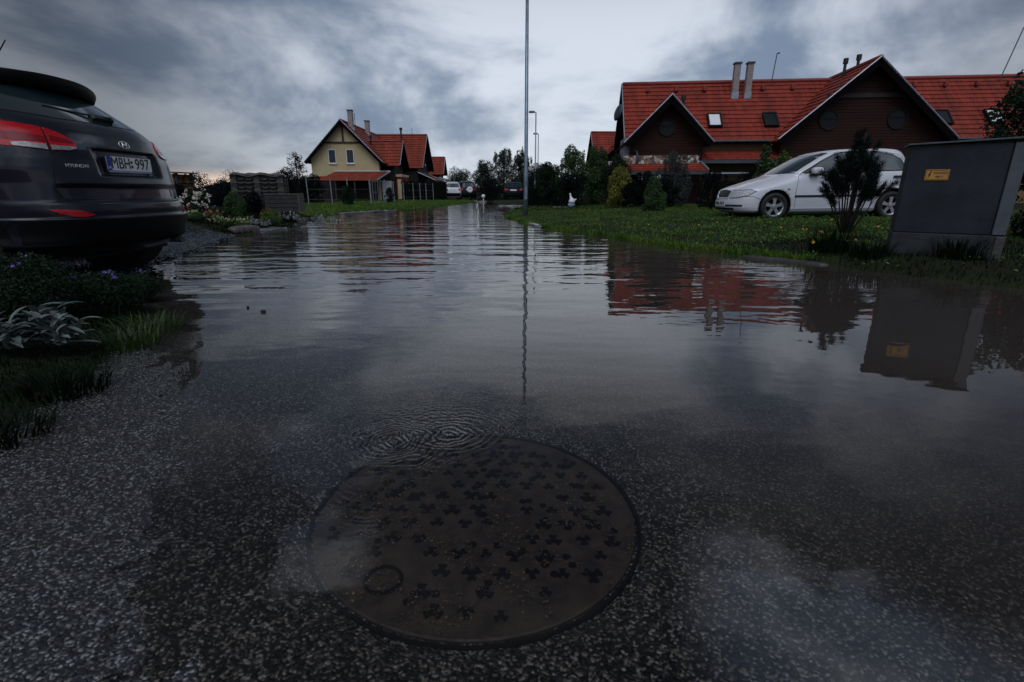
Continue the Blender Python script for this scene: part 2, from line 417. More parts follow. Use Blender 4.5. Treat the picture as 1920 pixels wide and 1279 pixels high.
def axis(dense, a, b, far, step):
    core = np.arange(a, b + 1e-6, step)
    lo = a - np.geomspace(step * 2, far, 26)[::1]
    hi = b + np.geomspace(step * 2, far, 26)
    return np.unique(np.concatenate([lo, core, hi]))
gx = axis(1, -7.0, 7.0, 900, 0.09)
gy = axis(1, -1.0, 22.0, 900, 0.11)
GX, GY = np.meshgrid(gx, gy)
GZ = ground_z(GX, GY)
nx, ny = len(gx), len(gy)
idx = np.arange(nx * ny).reshape(ny, nx)
F = np.stack([idx[:-1, :-1], idx[:-1, 1:], idx[1:, 1:], idx[1:, :-1]], -1).reshape(-1, 4)
m_soil = mat('soil_and_turf', (0.020, 0.030, 0.010), 0.95, 0, 0.5, 1.2, 0.03, 14, spec=0.1, col2=(0.014, 0.014, 0.009))
g = npmesh('ground', np.stack([GX, GY, GZ], -1).reshape(-1, 3), F, m_soil, smooth=True)
tag(g, kind='structure')

# wet asphalt
def asphalt():
    m, nt, b = newmat('wet_asphalt')
    tc = N(nt, 'ShaderNodeTexCoord')
    vo = N(nt, 'ShaderNodeTexVoronoi', Scale=205.0, Randomness=1.0); nt.links.new(tc.outputs['Object'], vo.inputs['Vector'])
    v2 = N(nt, 'ShaderNodeTexVoronoi', Scale=330.0); nt.links.new(tc.outputs['Object'], v2.inputs['Vector'])
    sx = N(nt, 'ShaderNodeSeparateXYZ'); nt.links.new(vo.outputs['Color'], sx.inputs[0])
    cr = N(nt, 'ShaderNodeValToRGB')
    e = cr.color_ramp.elements
    e[0].color = (0.002, 0.0024, 0.004, 1); e[1].color = (0.36, 0.37, 0.40, 1)
    for p, c in ((0.48, (0.0025, 0.003, 0.005)), (0.64, (0.018, 0.019, 0.024)), (0.78, (0.080, 0.082, 0.088)), (0.91, (0.21, 0.195, 0.17))):
        n = e.new(p); n.color = (*c, 1)
    nt.links.new(sx.outputs[0], cr.inputs[0])
    big = N(nt, 'ShaderNodeTexNoise', Scale=1.3, Detail=5.0); nt.links.new(tc.outputs['Object'], big.inputs['Vector'])
    mr = N(nt, 'ShaderNodeMapRange'); mr.inputs[1].default_value = 0.3; mr.inputs[2].default_value = 0.7; mr.inputs[3].default_value = 0.6; mr.inputs[4].default_value = 1.15
    nt.links.new(big.outputs['Fac'], mr.inputs[0])
    mx = N(nt, 'ShaderNodeMix', data_type='RGBA', blend_type='MULTIPLY'); mx.inputs[0].default_value = 1.0
    nt.links.new(cr.outputs[0], mx.inputs[6]); nt.links.new(mr.outputs[0], mx.inputs[7])
    nt.links.new(mx.outputs[2], b.inputs['Base Color'])
    b.inputs['Roughness'].default_value = 0.22
    b.inputs['Specular IOR Level'].default_value = 0.5
    ad = N(nt, 'ShaderNodeMath', operation='MULTIPLY_ADD'); ad.inputs[1].default_value = 0.5
    nt.links.new(v2.outputs['Distance'], ad.inputs[0]); nt.links.new(vo.outputs['Distance'], ad.inputs[2])
    iv = N(nt, 'ShaderNodeMath', operation='MULTIPLY'); iv.inputs[1].default_value = -1.0; nt.links.new(ad.outputs[0], iv.inputs[0])
    bp = N(nt, 'ShaderNodeBump', Strength=1.0, Distance=0.006); nt.links.new(iv.outputs[0], bp.inputs['Height'])
    nt.links.new(bp.outputs[0], b.inputs['Normal'])
    b.inputs['Coat Weight'].default_value = 0.4; b.inputs['Coat IOR'].default_value = 1.33; b.inputs['Coat Roughness'].default_value = 0.10
    b2 = N(nt, 'ShaderNodeBump', Strength=1.0, Distance=0.0012); nt.links.new(iv.outputs[0], b2.inputs['Height']); nt.links.new(b2.outputs[0], b.inputs['Coat Normal'])
    return m
ys = np.concatenate([np.arange(-2, 0.3, 0.2), np.arange(0.3, 4.6, 0.02), np.arange(4.6, 14, 0.12), np.arange(14, 42.5, 0.5)])
us = np.concatenate([np.linspace(0, 0.36, 110), np.linspace(0.37, 1, 30)])
YY, UU = np.meshgrid(ys, us, indexing='ij')
XX = xl(YY) - 0.10 + (xr(YY) + 0.06 - xl(YY) + 0.10) * UU
ZZ = bed(XX, YY)
idx = np.arange(XX.size).reshape(XX.shape)
F = np.stack([idx[:-1, :-1], idx[:-1, 1:], idx[1:, 1:], idx[1:, :-1]], -1).reshape(-1, 4)
road = npmesh('road', np.stack([XX, YY, ZZ], -1).reshape(-1, 3), F, asphalt(), smooth=True)
tag(road, kind='structure')

# flood water: mirror by Fresnel, slightly brown and see-through straight down
def watermat():
    m, nt, b = newmat('flood_water')
    nt.nodes.remove(b)
    L = nt.links.new
    geo = N(nt, 'ShaderNodeNewGeometry')
    sp = N(nt, 'ShaderNodeSeparateXYZ'); L(geo.outputs['Position'], sp.inputs[0])
    def math_(op, a, bb=None, c=None):
        n = N(nt, 'ShaderNodeMath', operation=op)
        for i, v in enumerate((a, bb, c)):
            if v is None: continue
            if isinstance(v, (int, float)): n.inputs[i].default_value = v
            else: L(v, n.inputs[i])
        return n.outputs[0]
    def noise(sx, sy, scale, detail, off=0.0):
        mp = N(nt, 'ShaderNodeMapping'); mp.inputs['Scale'].default_value = (sx, sy, 1); mp.inputs['Location'].default_value = (off, off * 1.7, 0)
        L(geo.outputs['Position'], mp.inputs['Vector'])
        n = N(nt, 'ShaderNodeTexNoise', Scale=scale, Detail=detail, Roughness=0.45)
        L(mp.outputs[0], n.inputs['Vector'])
        return n.outputs['Fac']
    far = N(nt, 'ShaderNodeMapRange'); far.interpolation_type = 'SMOOTHSTEP'
    far.inputs[1].default_value = 1.7; far.inputs[2].default_value = 5.5; far.inputs[3].default_value = 0.08; far.inputs[4].default_value = 1.0
    L(sp.outputs[1], far.inputs[0])
    rip = math_('MULTIPLY', math_('SUBTRACT', noise(0.55, 1.7, 1.5, 2.0), 0.5), 0.026)
    rip2 = math_('MULTIPLY', math_('SUBTRACT', noise(0.8, 1.5, 5.5, 2.0, 3.1), 0.5), 0.0042)
    calm = N(nt, 'ShaderNodeMapRange'); calm.interpolation_type = 'SMOOTHSTEP'
    calm.inputs[1].default_value = -0.5; calm.inputs[2].default_value = 2.6; calm.inputs[3].default_value = 1.0; calm.inputs[4].default_value = 0.5
    L(sp.outputs[0], calm.inputs[0])
    h = math_('MULTIPLY', math_('MULTIPLY', math_('ADD', rip, rip2), far.outputs[0]), calm.outputs[0])
    fine = math_('MULTIPLY', math_('SUBTRACT', noise(1, 1.3, 7.0, 1.0, 9.0), 0.5), 0.0007)
    h = math_('ADD', h, fine)
    # rings where water wells up at the cover's edge
    def ring(cx, cy, wl, amp, fall):
        dx = math_('SUBTRACT', sp.outputs[0], cx); dy = math_('SUBTRACT', sp.outputs[1], cy)
        wob = math_('MULTIPLY', math_('SUBTRACT', noise(1, 1, 9.0, 2.0, cx * 7), 0.5), 0.11)
        r = math_('ADD', math_('SQRT', math_('ADD', math_('MULTIPLY', dx, dx), math_('MULTIPLY', dy, dy))), wob)
        e = math_('POWER', 2.718, math_('MULTIPLY', r, -1.0 / fall))
        return math_('MULTIPLY', math_('MULTIPLY', math_('SINE', math_('MULTIPLY', r, 2 * math.pi / wl)), e), amp)
    h = math_('ADD', h, ring(-0.37, 1.42, 0.020, 0.0011, 0.10))
    h = math_('ADD', h, ring(-0.20, 1.47, 0.027, 0.0007, 0.10))
    bp = N(nt, 'ShaderNodeBump', Strength=1.0, Distance=1.0); L(h, bp.inputs['Height'])
    fr = N(nt, 'ShaderNodeFresnel', IOR=1.39); L(bp.outputs[0], fr.inputs['Normal'])
    gl = N(nt, 'ShaderNodeBsdfGlossy', Roughness=0.0); gl.inputs['Color'].default_value = (0.95, 0.93, 0.92, 1); L(bp.outputs[0], gl.inputs['Normal'])
    tr = N(nt, 'ShaderNodeBsdfTransparent'); 
    df = N(nt, 'ShaderNodeBsdfDiffuse'); df.inputs['Color'].default_value = (0.070, 0.058, 0.052, 1)
    # silt: thicker with depth (to the right and further down the street)
    silt = N(nt, 'ShaderNodeMapRange'); silt.inputs[1].default_value = 0.7; silt.inputs[2].default_value = 2.6; silt.inputs[3].default_value = 0.0; silt.inputs[4].default_value = 0.55
    L(math_('ADD', sp.outputs[0], math_('MULTIPLY', sp.outputs[1], 0.30)), silt.inputs[0])
    tcol = N(nt, 'ShaderNodeMix', data_type='RGBA'); tcol.inputs[6].default_value = (0.95, 0.93, 0.90, 1); tcol.inputs[7].default_value = (0.62, 0.52, 0.43, 1)
    L(silt.outputs[0], tcol.inputs[0]); L(tcol.outputs[2], tr.inputs['Color'])
    m1 = N(nt, 'ShaderNodeMixShader'); L(silt.outputs[0], m1.inputs[0]); L(tr.outputs[0], m1.inputs[1]); L(df.outputs[0], m1.inputs[2])
    m2 = N(nt, 'ShaderNodeMixShader'); L(fr.outputs[0], m2.inputs[0]); L(m1.outputs[0], m2.inputs[1]); L(gl.outputs[0], m2.inputs[2])
    L(m2.outputs[0], nt.nodes['Material Output'].inputs['Surface'])
    return m
wx = np.linspace(-9, 7, 40); wy = np.linspace(-3, 44, 60)
WX, WY = np.meshgrid(wx, wy)
idx = np.arange(WX.size).reshape(WX.shape)
F = np.stack([idx[:-1, :-1], idx[:-1, 1:], idx[1:, 1:], idx[1:, :-1]], -1).reshape(-1, 4)
water = npmesh('water', np.stack([WX, WY, 0 * WX], -1).reshape(-1, 3), F, watermat())
tag(water, kind='structure')

# far hills
hv = []; hf = []
for i in range(121):
    a = R(-75 + 150 * i / 120)
    r = 620
    h = 14 + 6 * math.sin(i * 0.31) + 3 * math.sin(i * 0.83 + 1) + 1.2 * math.sin(i * 2.1)
    hv += [(r * math.sin(a), r * math.cos(a), -2), ((r + 20) * math.sin(a), (r + 20) * math.cos(a), h), ((r + 160) * math.sin(a), (r + 160) * math.cos(a), h * 0.8), ((r + 180) * math.sin(a), (r + 180) * math.cos(a), -2)]
for i in range(120):
    for k in range(3):
        hf.append((i * 4 + k, i * 4 + 4 + k, i * 4 + 5 + k, i * 4 + 1 + k))
tag(npmesh('hills', hv, hf, M['hill'], smooth=True), kind='structure')

# ------------------------------------------------------------------ car bodies: plan outlines lofted over height
class Car:
    """levels: rows (z, front, rear, halfwidth, front corner depth, rear corner depth); x = 0 at the nose, +x to the tail."""
    def __init__(s, lev, nf=2.5, nr=2.6, indent=None):
        s.L = np.array(lev, float); s.nf = nf; s.nr = nr; s.indent = indent
    def at(s, z):
        return [np.interp(z, s.L[:, 0], s.L[:, k]) for k in range(1, 6)]
    def rear(s, y, z):
        f, r, w, df, dr = s.at(z)
        q = np.clip(np.abs(y) / w, 0, 0.9995)
        x = r - dr + dr * (1 - q ** s.nr) ** (1 / s.nr)
        if s.indent is not None: x = x + s.indent(y, z)
        return x
    def nose(s, y, z):
        f, r, w, df, dr = s.at(z)
        q = np.clip(np.abs(y) / w, 0, 0.9995)
        return f + df - df * (1 - q ** s.nf) ** (1 / s.nf)
    def side(s, x, z):
        f, r, w, df, dr = s.at(z)
        a = np.clip((f + df - x) / df, 0, 0.9995); b = np.clip((x - r + dr) / dr, 0, 0.9995)
        return w * np.minimum((1 - a ** s.nf) ** (1 / s.nf), (1 - b ** s.nr) ** (1 / s.nr))
    def body(s, name, mats, parent, zs, nphi=48, nside=24, arches=None, well=None):
        V = []; 
        for z in zs:
            f, r, w, df, dr = s.at(z)
            ph = np.linspace(-math.pi / 2, math.pi / 2, nphi)
            sn = np.sin(ph); y = w * np.sign(sn) * np.abs(sn) ** (2 / s.nr)
            x = r - dr + dr * np.abs(np.cos(ph)) ** (2 / s.nr)
            if s.indent is not None: x = x + s.indent(y, z)
            t = np.linspace(0, 1, nside + 2)[1:-1]
            xs = (r - dr) + ((f + df) - (r - dr)) * t
            snf = np.sin(ph[::-1]); yf = w * np.sign(snf) * np.abs(snf) ** (2 / s.nf)
            xf = f + df - df * np.abs(np.cos(ph)) ** (2 / s.nf)
            X = np.concatenate([x, xs, xf, xs[::-1]]); Y = np.concatenate([y, np.full(nside, w), yf, np.full(nside, -w)])
            V.append(np.stack([X, Y, np.full(len(X), z)], -1))
        n = len(V[0]); k = len(zs)
        V = np.concatenate(V)
        idx = np.arange(n * k).reshape(k, n)
        a = idx[:-1]; b = idx[1:]
        Fq = np.stack([a, np.roll(a, -1, 1), np.roll(b, -1, 1), b], -1).reshape(-1, 4).tolist()
        Fq.append(list(idx[0][::-1])); Fq.append(list(idx[-1]))
        o = npmesh(name, V, Fq, mats, parent, smooth=True)
        if arches:
            bpy.context.view_layer.update()
            cutters = []
            for (cx, cz, r, sy) in arches:
                c = MB(); w = 1.0
                Mx = Matrix.Translation((cx, sy * 0.95, cz)) @ Matrix.Rotation(R(90), 4, 'X')
                c.lathe([(0.0005, -0.42), (r, -0.42), (r, 0.42), (0.0005, 0.42)], 40, 0, Mx)
                co = c.build('cutter', M['seam'], None); cutters.append(co)
                co.parent = parent
                md = o.modifiers.new('b', 'BOOLEAN'); md.operation = 'DIFFERENCE'; md.object = co; md.solver = 'EXACT'
            bpy.context.view_layer.update()
            me = bpy.data.meshes.new_from_object(o.evaluated_get(bpy.context.evaluated_depsgraph_get()))
            o.modifiers.clear(); old = o.data; o.data = me; bpy.data.meshes.remove(old); me.name = name
            for c in cutters: bpy.data.objects.remove(c)
            if well is not None:
                for (cx, cz, r, sy) in arches:
                    w = MB(); Mx = Matrix.Translation((cx, sy * 0.70, cz)) @ Matrix.Rotation(R(90), 4, 'X')
                    w.lathe([(0.0005, sy * 0.16), (r + 0.004, sy * 0.16), (r - 0.003, sy * -0.02), (r - 0.006, sy * -0.125)], 40, 0, Mx)
                    w.build('wheel_arch', well, parent)
        return o

def clip(poly, ax, val, keep_less):
    out = []
    for i in range(len(poly)):
        p, q = poly[i], poly[(i + 1) % len(poly)]
        a = (p[ax] <= val) if keep_less else (p[ax] >= val)
        b = (q[ax] <= val) if keep_less else (q[ax] >= val)
        if a: out.append(p)
        if a != b:
            t = (val - p[ax]) / (q[ax] - p[ax])
            out.append((p[0] + t * (q[0] - p[0]), p[1] + t * (q[1] - p[1])))
    return out

def patch(name, poly, fn, mat_, parent, step=0.03, lift=0.005, skirt=0.008, smoothit=True):
    """poly in (p, q); fn(p, q, lift) -> xyz on the body; laid as a thin raised panel."""
    ps = [p[0] for p in poly]; qs = [p[1] for p in poly]
    n0 = max(1, int((max(ps) - min(ps)) / step)); n1 = max(1, int((max(qs) - min(qs)) / step))
    P = np.linspace(min(ps), max(ps), n0 + 1); Q = np.linspace(min(qs), max(qs), n1 + 1)
    key = {}; V = []; Fc = []
    def vid(p):
        k = (round(p[0], 5), round(p[1], 5))
        if k not in key:
            key[k] = len(V); V.append(fn(p[0], p[1], lift))
        return key[k]
    for i in range(n0):
        pa = clip(clip(list(poly), 0, P[i], False), 0, P[i + 1], True)
        if len(pa) < 3: continue
        for j in range(n1):
            c = clip(clip(pa, 1, Q[j], False), 1, Q[j + 1], True)
            if len(c) >= 3:
                ids = []
                for p in c:
                    v = vid(p)
                    if not ids or ids[-1] != v: ids.append(v)
                if len(ids) > 1 and ids[0] == ids[-1]: ids.pop()
                if len(set(ids)) == len(ids) and len(ids) >= 3: Fc.append(ids)
    if skirt:
        for i in range(len(poly)):
            a, b = poly[i], poly[(i + 1) % len(poly)]
            n = max(1, int(math.hypot(b[0] - a[0], b[1] - a[1]) / step))
            for k in range(n):
                p = tuple(a[t] + (b[t] - a[t]) * k / n for t in (0, 1)); q = tuple(a[t] + (b[t] - a[t]) * (k + 1) / n for t in (0, 1))
                o = len(V)
                V += [fn(p[0], p[1], lift), fn(q[0], q[1], lift), fn(q[0], q[1], lift - skirt), fn(p[0], p[1], lift - skirt)]
                Fc.append([o, o + 1, o + 2, o + 3])
    return npmesh(name, V, Fc, mat_, parent, smooth=smoothit)

patch_ = patch
def rear_fn(car): return lambda y, z, l: (float(car.rear(y, z)) + l, y, z)
def nose_fn(car): return lambda y, z, l: (float(car.nose(y, z)) - l, y, z)
def side_fn(car, sgn): return lambda x, z, l: (x, sgn * (float(car.side(x, z)) + l), z)

def strip(pts, w, closed=False):
    """thin polygon band along a polyline, in patch coordinates"""
    L_, R_ = [], []
    n = len(pts)
    for i in range(n):
        a = pts[max(i - 1, 0)]; b = pts[min(i + 1, n - 1)]
        d = Vector((b[0] - a[0], b[1] - a[1])).normalized()
        L_.append((pts[i][0] - d.y * w / 2, pts[i][1] + d.x * w / 2)); R_.append((pts[i][0] + d.y * w / 2, pts[i][1] - d.x * w / 2))
    return L_ + R_[::-1]

def wheel(parent, x, y, z, r, sgn, spokes=5, rimr=0.62, width=0.19):
    w = bpy.data.objects.new('wheel', None); w.location = (x, y, z); w.empty_display_size = .1; link(w, parent)
    Mx = Matrix.Rotation(R(90) * (1 if sgn < 0 else -1), 4, 'X')
    t = MB(); hw = width / 2; rr = r * rimr
    t.lathe([(rr, -hw), (r * .86, -hw), (r * .96, -hw * .8), (r, -hw * .45), (r, hw * .45), (r * .96, hw * .8), (r * .86, hw), (rr, hw * .92), (rr, -hw)], 40, 0, Mx)
    t.build('tyre', M['tyre'], w, True)
    m = MB()
    m.lathe([(rr, hw * .92), (rr * .93, hw * .80), (rr * .88, hw * .3), (rr * .88, -hw * .5)], 40, 0, Mx)
    m.lathe([(rr * .27, hw * .70), (rr * .16, hw * .76), (0.001, hw * .76)], 20, 0, Mx)
    for k in range(spokes):
        a = 2 * math.pi * k / spokes + 0.3
        A = Matrix.Rotation(a, 4, 'Z')
        m.prism([(rr * .16, -rr * .17), (rr * .60, -rr * .15), (rr * .92, -rr * .24), (rr * .92, rr * .24), (rr * .60, rr * .15), (rr * .16, rr * .17)], hw * .45, hw * .68, 0, Mx @ A)
    m.build('rim', M['rim'], w)
    d = MB(); d.lathe([(rr * .9, -hw * .2), (0.001, -hw * .2)], 24, 0, Mx); d.build('brake_disc', M['seam'], w)
    return w

# ---- grey SUV backed onto the gravel drive
def bump_band(y, half, soft): return 1 - sm(half - soft, half, np.abs(y))
def suv_indent(y, z):
    z = np.interp(z, ZN, ZO)
    b1 = bump_band(y, 0.72, 0.14)
    lower = -0.045 * sm(0.715, 0.735, z) * (1 - sm(0.815, 0.85, z)) * b1
    rec = -0.04 * sm(0.885, 0.90, z) * (1 - sm(1.045, 1.065, z)) * bump_band(y, 0.36, 0.03)
    return lower + rec
ZO = [0.0, 0.20, 0.44, 0.572, 0.70, 0.85, 0.965, 1.05, 1.10, 1.145, 1.225, 1.30, 1.40, 1.48, 1.55, 1.59, 1.63]
ZN = [0.0, 0.19, 0.385, 0.497, 0.605, 0.755, 0.915, 1.01, 1.07, 1.14, 1.255, 1.325, 1.425, 1.50, 1.575, 1.615, 1.665]
def zm(z): return float(np.interp(z, ZO, ZN))
suv_car = Car([(zm(q[0]), *q[1:]) for q in [
    # z    front  rear   w     df   dr
    (0.20, 0.30, 4.12, 0.74, 0.5, 0.45), (0.26, 0.14, 4.26, 0.80, 0.6, 0.50), (0.34, 0.07, 4.34, 0.86, 0.7, 0.52),
    (0.44, 0.02, 4.385, 0.87, 0.8, 0.66), (0.55, 0.0, 4.41, 0.885, 0.85, 0.68), (0.572, 0.0, 4.415, 0.89, 0.85, 0.68), (0.585, 0.0, 4.385, 0.885, 0.85, 0.68),
    (0.64, 0.01, 4.385, 0.89, 0.85, 0.68), (0.70, 0.03, 4.375, 0.895, 0.85, 0.68), (0.725, 0.03, 4.345, 0.90, 0.85, 0.68), (0.85, 0.08, 4.325, 0.908, 0.8, 0.68), (0.92, 0.2, 4.30, 0.915, 0.9, 0.62),
    (0.98, 0.55, 4.29, 0.912, 1.0, 0.64), (1.04, 1.00, 4.275, 0.905, 1.0, 0.66), (1.09, 1.25, 4.25, 0.888, 0.9, 0.68), (1.14, 1.38, 4.21, 0.868, 0.8, 0.68), (1.19, 1.50, 4.14, 0.84, 0.75, 0.66),
    (1.225, 1.58, 4.07, 0.815, 0.7, 0.64), (1.30, 1.74, 3.97, 0.775, 0.7, 0.62), (1.40, 1.96, 3.83, 0.72, 0.7, 0.58), (1.48, 2.14, 3.71, 0.675, 0.7, 0.55),
    (1.55, 2.32, 3.58, 0.63, 0.7, 0.52), (1.59, 2.46, 3.46, 0.58, 0.65, 0.5), (1.615, 2.62, 3.25, 0.50, 0.5, 0.42), (1.63, 2.80, 3.05, 0.30, 0.12, 0.12)]], 2.4, 2.7, suv_indent)
def build_suv():
    root = empty('parked_suv', 'dark grey SUV parked on the gravel drive with its tailgate towards the flooded road', 'car', (-3.12 - 4.41, 4.57, 0.05), R(0))
    zs = np.unique([zm(q) for q in np.concatenate([np.linspace(0.20, 1.63, 110), [0.572, 0.585, 0.715, 0.735, 0.815, 0.85, 0.885, 0.9, 1.045, 1.065]])])
    suv_car.body('body', [M['greypaint'], M['seam']], root, zs, 96, 20, [(0.86, 0.34, 0.40, -1), (0.86, 0.34, 0.40, 1), (3.52, 0.34, 0.40, -1), (3.52, 0.34, 0.40, 1)], M['seam'])
    rf = rear_fn(suv_car); c = suv_car
    def patch(nm, poly, *k): return patch_(nm, [(p[0], zm(p[1])) for p in poly], *k)
    # lower black bumper cladding wrapped round the tail
    def zband(z0, z1): return [(-0.895, z0), (0.895, z0), (0.895, z1), (-0.895, z1)]
    patch('bumper_cladding', [(-0.87, 0.30), (0.87, 0.30), (0.885, 0.44), (0.893, 0.555), (-0.893, 0.555), (-0.885, 0.44)], rf, M['clad'], root, 0.025, 0.004, 0.006)
    gl = patch('rear_window', [(-0.725, 1.235), (-0.40, 1.208), (0.40, 1.208), (0.725, 1.235), (0.63, 1.47), (0.3, 1.49), (-0.3, 1.49), (-0.63, 1.47)], rf, M['carglass'], root, 0.03, 0.006, 0.009)
    # spoiler: an arched blade over the glass
    m = MB(); prof = []
    n = 25
    for i in range(n):
        y = -0.61 + 1.22 * i / (n - 1); q = abs(y) / 0.61
        zc = 1.585 - 0.055 * q ** 2.4; xb = 3.845 - 0.20 * q ** 2.6; t = 0.095 * (1 - 0.30 * q ** 3)
        prof.append([(3.35, y * 0.93, zc + 0.045), (xb - 0.2, y, zc + 0.03), (xb - 0.012, y, zc + 0.004), (xb, y, zc - 0.006), (xb - 0.03, y, zc - t + .006), (xb - 0.045, y, zc - t), (3.40, y * .93, zc - t)])
    V = [p for r in prof for p in r]; Fc = []
    for i in range(n - 1):
        for k in range(7):
            j = (k + 1) % 7
            Fc.append((i * 7 + k, i * 7 + j, (i + 1) * 7 + j, (i + 1) * 7 + k))
    Fc += [tuple(range(6, -1, -1)), tuple((n - 1) * 7 + k for k in range(7))]
    m.add(V, Fc); m.build('spoiler', M['clad'], root, True)
    for s in (-1, 1):
        sf = side_fn(c, s)
        fl = lambda P: [(s * a, b) for a, b in P]
        lamp = patch('taillight', fl([(0.600, 1.150), (0.70, 1.165), (0.80, 1.173), (0.862, 1.170), (0.893, 1.085), (0.895, 1.052), (0.80, 1.045), (0.72, 1.036), (0.655, 1.028), (0.632, 1.085)]), rf, M['redlens'], root, 0.015, 0.010, 0.016)
        patch('reverse_lens', fl([(0.648, 1.064), (0.73, 1.072), (0.79, 1.066), (0.79, 1.047), (0.72, 1.039), (0.657, 1.031)]), rf, M['clearlens'], lamp, 0.012, 0.014, 0.006)
        patch('lens_band', fl([(0.628, 1.108), (0.72, 1.12), (0.85, 1.125), (0.885, 1.10), (0.885, 1.075), (0.80, 1.082), (0.64, 1.078)]), rf, M['reddark'], lamp, 0.015, 0.013, 0.006)
        patch('taillight', [(3.66, 1.17), (3.70, 1.08), (3.80, 1.05), (4.0, 1.048), (4.0, 1.08), (3.96, 1.17)], sf, M['redlens'], root, 0.02, 0.008, 0.012)
        lamp2 = patch('hatch_light', fl([(0.585, 1.148), (0.52, 1.128), (0.47, 1.100), (0.462, 1.075), (0.478, 1.045), (0.53, 1.032), (0.635, 1.028), (0.617, 1.085)]), rf, M['redlens'], root, 0.015, 0.009, 0.014)
        patch('reverse_lens', fl([(0.475, 1.058), (0.625, 1.060), (0.633, 1.031), (0.53, 1.035), (0.482, 1.047)]), rf, M['clearlens'], lamp2, 0.012, 0.013, 0.006)
        patch('lens_band', fl([(0.476, 1.095), (0.598, 1.115), (0.612, 1.085), (0.476, 1.078)]), rf, M['reddark'], lamp2, 0.015, 0.012, 0.006)
        patch('side_cladding', [(3.98, 0.25), (4.22, 0.25), (4.30, 0.44), (4.30, 0.555), (3.98, 0.52)], sf, M['clad'], root, 0.03, 0.004, 0.006)
        patch('bumper_reflector', fl([(0.545, 0.605), (0.61, 0.638), (0.68, 0.652), (0.74, 0.658), (0.77, 0.655), (0.73, 0.618), (0.67, 0.592), (0.60, 0.586)]), rf, M['redlens'], root, 0.015, 0.010, 0.012)
        patch('panel_gap', fl(strip([(0.70, 1.235), (0.605, 1.12), (0.635, 1.03), (0.655, 0.95), (0.68, 0.88), (0.69, 0.80), (0.66, 0.745), (0.58, 0.718), (0.40, 0.708), (0.0, 0.706)], 0.007)), rf, M['seam'], root, 0.02, 0.0035, 0.0)
        patch('side_window', [(2.15, 1.14), (3.35, 1.17), (3.72, 1.30), (3.50, 1.45), (3.0, 1.51), (2.6, 1.50), (2.2, 1.28)], sf, M['carglass'], root, 0.04, 0.005, 0.008)
        patch('door_seam', strip([(2.75, 0.35), (2.75, 0.8), (2.72, 1.14)], 0.008), sf, M['seam'], root, 0.03, 0.003, 0)
        for x in (0.86, 3.52):
            wheel(root, x, s * 0.80, 0.335, 0.335, s)
    # plate, emblem, lettering, wiper
    zc = zm(0.965); xp = float(c.rear(0.0, zc)) + 0.012
    pl = MB(); pl.bev(-0.008, 0.008, -0.265, 0.265, -0.07, 0.058, 0.003, 0, Matrix.Translation((xp, 0, zc)))
    pf = pl.build('plate_frame', M['black'], root)
    pm = MB(); pm.box(0.0082, 0.0105, -0.26, 0.26, -0.052, 0.056, 0, Matrix.Translation((xp, 0, zc))); pp = pm.build('number_plate', M['platewhite'], root)
    pb = MB(); pb.box(0.0106, 0.0120, -0.26, -0.215, -0.052, 0.056, 0, Matrix.Translation((xp, 0, zc))); pb.build('blue_band', M['plateblue'], pp)
    ps = MB(); ps.box(0.0082, 0.0095, -0.25, 0.25, -0.068, -0.054, 0, Matrix.Translation((xp, 0, zc))); ps.build('dealer_strip', M['paleblue'], pf)
    RM = Matrix(((0, 0, 1, 0), (1, 0, 0, 0), (0, 1, 0, 0), (0, 0, 0, 1)))      # text plane facing +x
    T = lambda x, y, z: Matrix.Translation((x, y, z)) @ RM
    text_part('plate_characters', 'MBH', 0.128, T(xp + 0.0125, -0.108, zc + 0.002), M['ink'], pp, 0.001, 0, 0.84)
    text_part('plate_characters', '997', 0.128, T(xp + 0.0125, 0.143, zc + 0.002), M['ink'], pp, 0.001, 0, 0.92)
    text_part('country_letter', 'H', 0.03, T(xp + 0.0128, -0.238, zc - 0.035), M['platewhite'], pp, 0.001)
    sl = MB()
    for dz in (-0.018, 0.018): sl.lathe([(0.012, 0.0), (0.012, 0.002), (0.001, 0.002)], 12, 0, T(xp + 0.0106, 0.018, zc + dz))
    sl.build('plate_seal', M['ink'], pp)
    # slanted H in an oval
    em = MB(); ez = zm(1.10); ex = float(c.rear(0.0, ez)) + 0.008
    ET = Matrix.Translation((ex, 0.0, ez)) @ Matrix.Rotation(R(-20), 4, 'Y') @ RM
    ring = [(0.058 * math.cos(2 * math.pi * k / 36), 0.030 * math.sin(2 * math.pi * k / 36), 0.004) for k in range(37)]
    em.tube([ET @ Vector(p) for p in ring], 0.0026, 6)
    em.tube([ET @ Vector(p) for p in ((-0.030, -0.022, 0.006), (-0.020, 0.0, 0.007), (-0.014, 0.023, 0.006))], 0.0055, 6)
    em.tube([ET @ Vector(p) for p in ((0.014, -0.023, 0.006), (0.020, 0.0, 0.007), (0.030, 0.022, 0.006))], 0.0055, 6)
    em.tube([ET @ Vector(p) for p in ((-0.020, -0.004, 0.007), (0.020, 0.004, 0.007))], 0.005, 6)
    em.build('emblem', M['chrome'], root, True)
    lx = float(c.rear(-0.53, zm(0.94)))
    LT = Matrix.Translation((lx + 0.012, -0.53, zm(0.94))) @ Matrix.Rotation(R(-12), 4, 'Z') @ RM
    text_part('lettering', 'HYUNDAI', 0.034, LT, M['chrome'], root, 0.002, 0, 1.15)
    wz = zm(1.245); wxp = float(c.rear(0.06, wz))
    wm = MB()
    wm.bev(-0.05, 0.05, -0.10, 0.13, 0, 0.045, 0.015, 0, Matrix.Translation((wxp + 0.0, 0.06, wz - 0.02)) @ Matrix.Rotation(R(-35), 4, 'Y'))
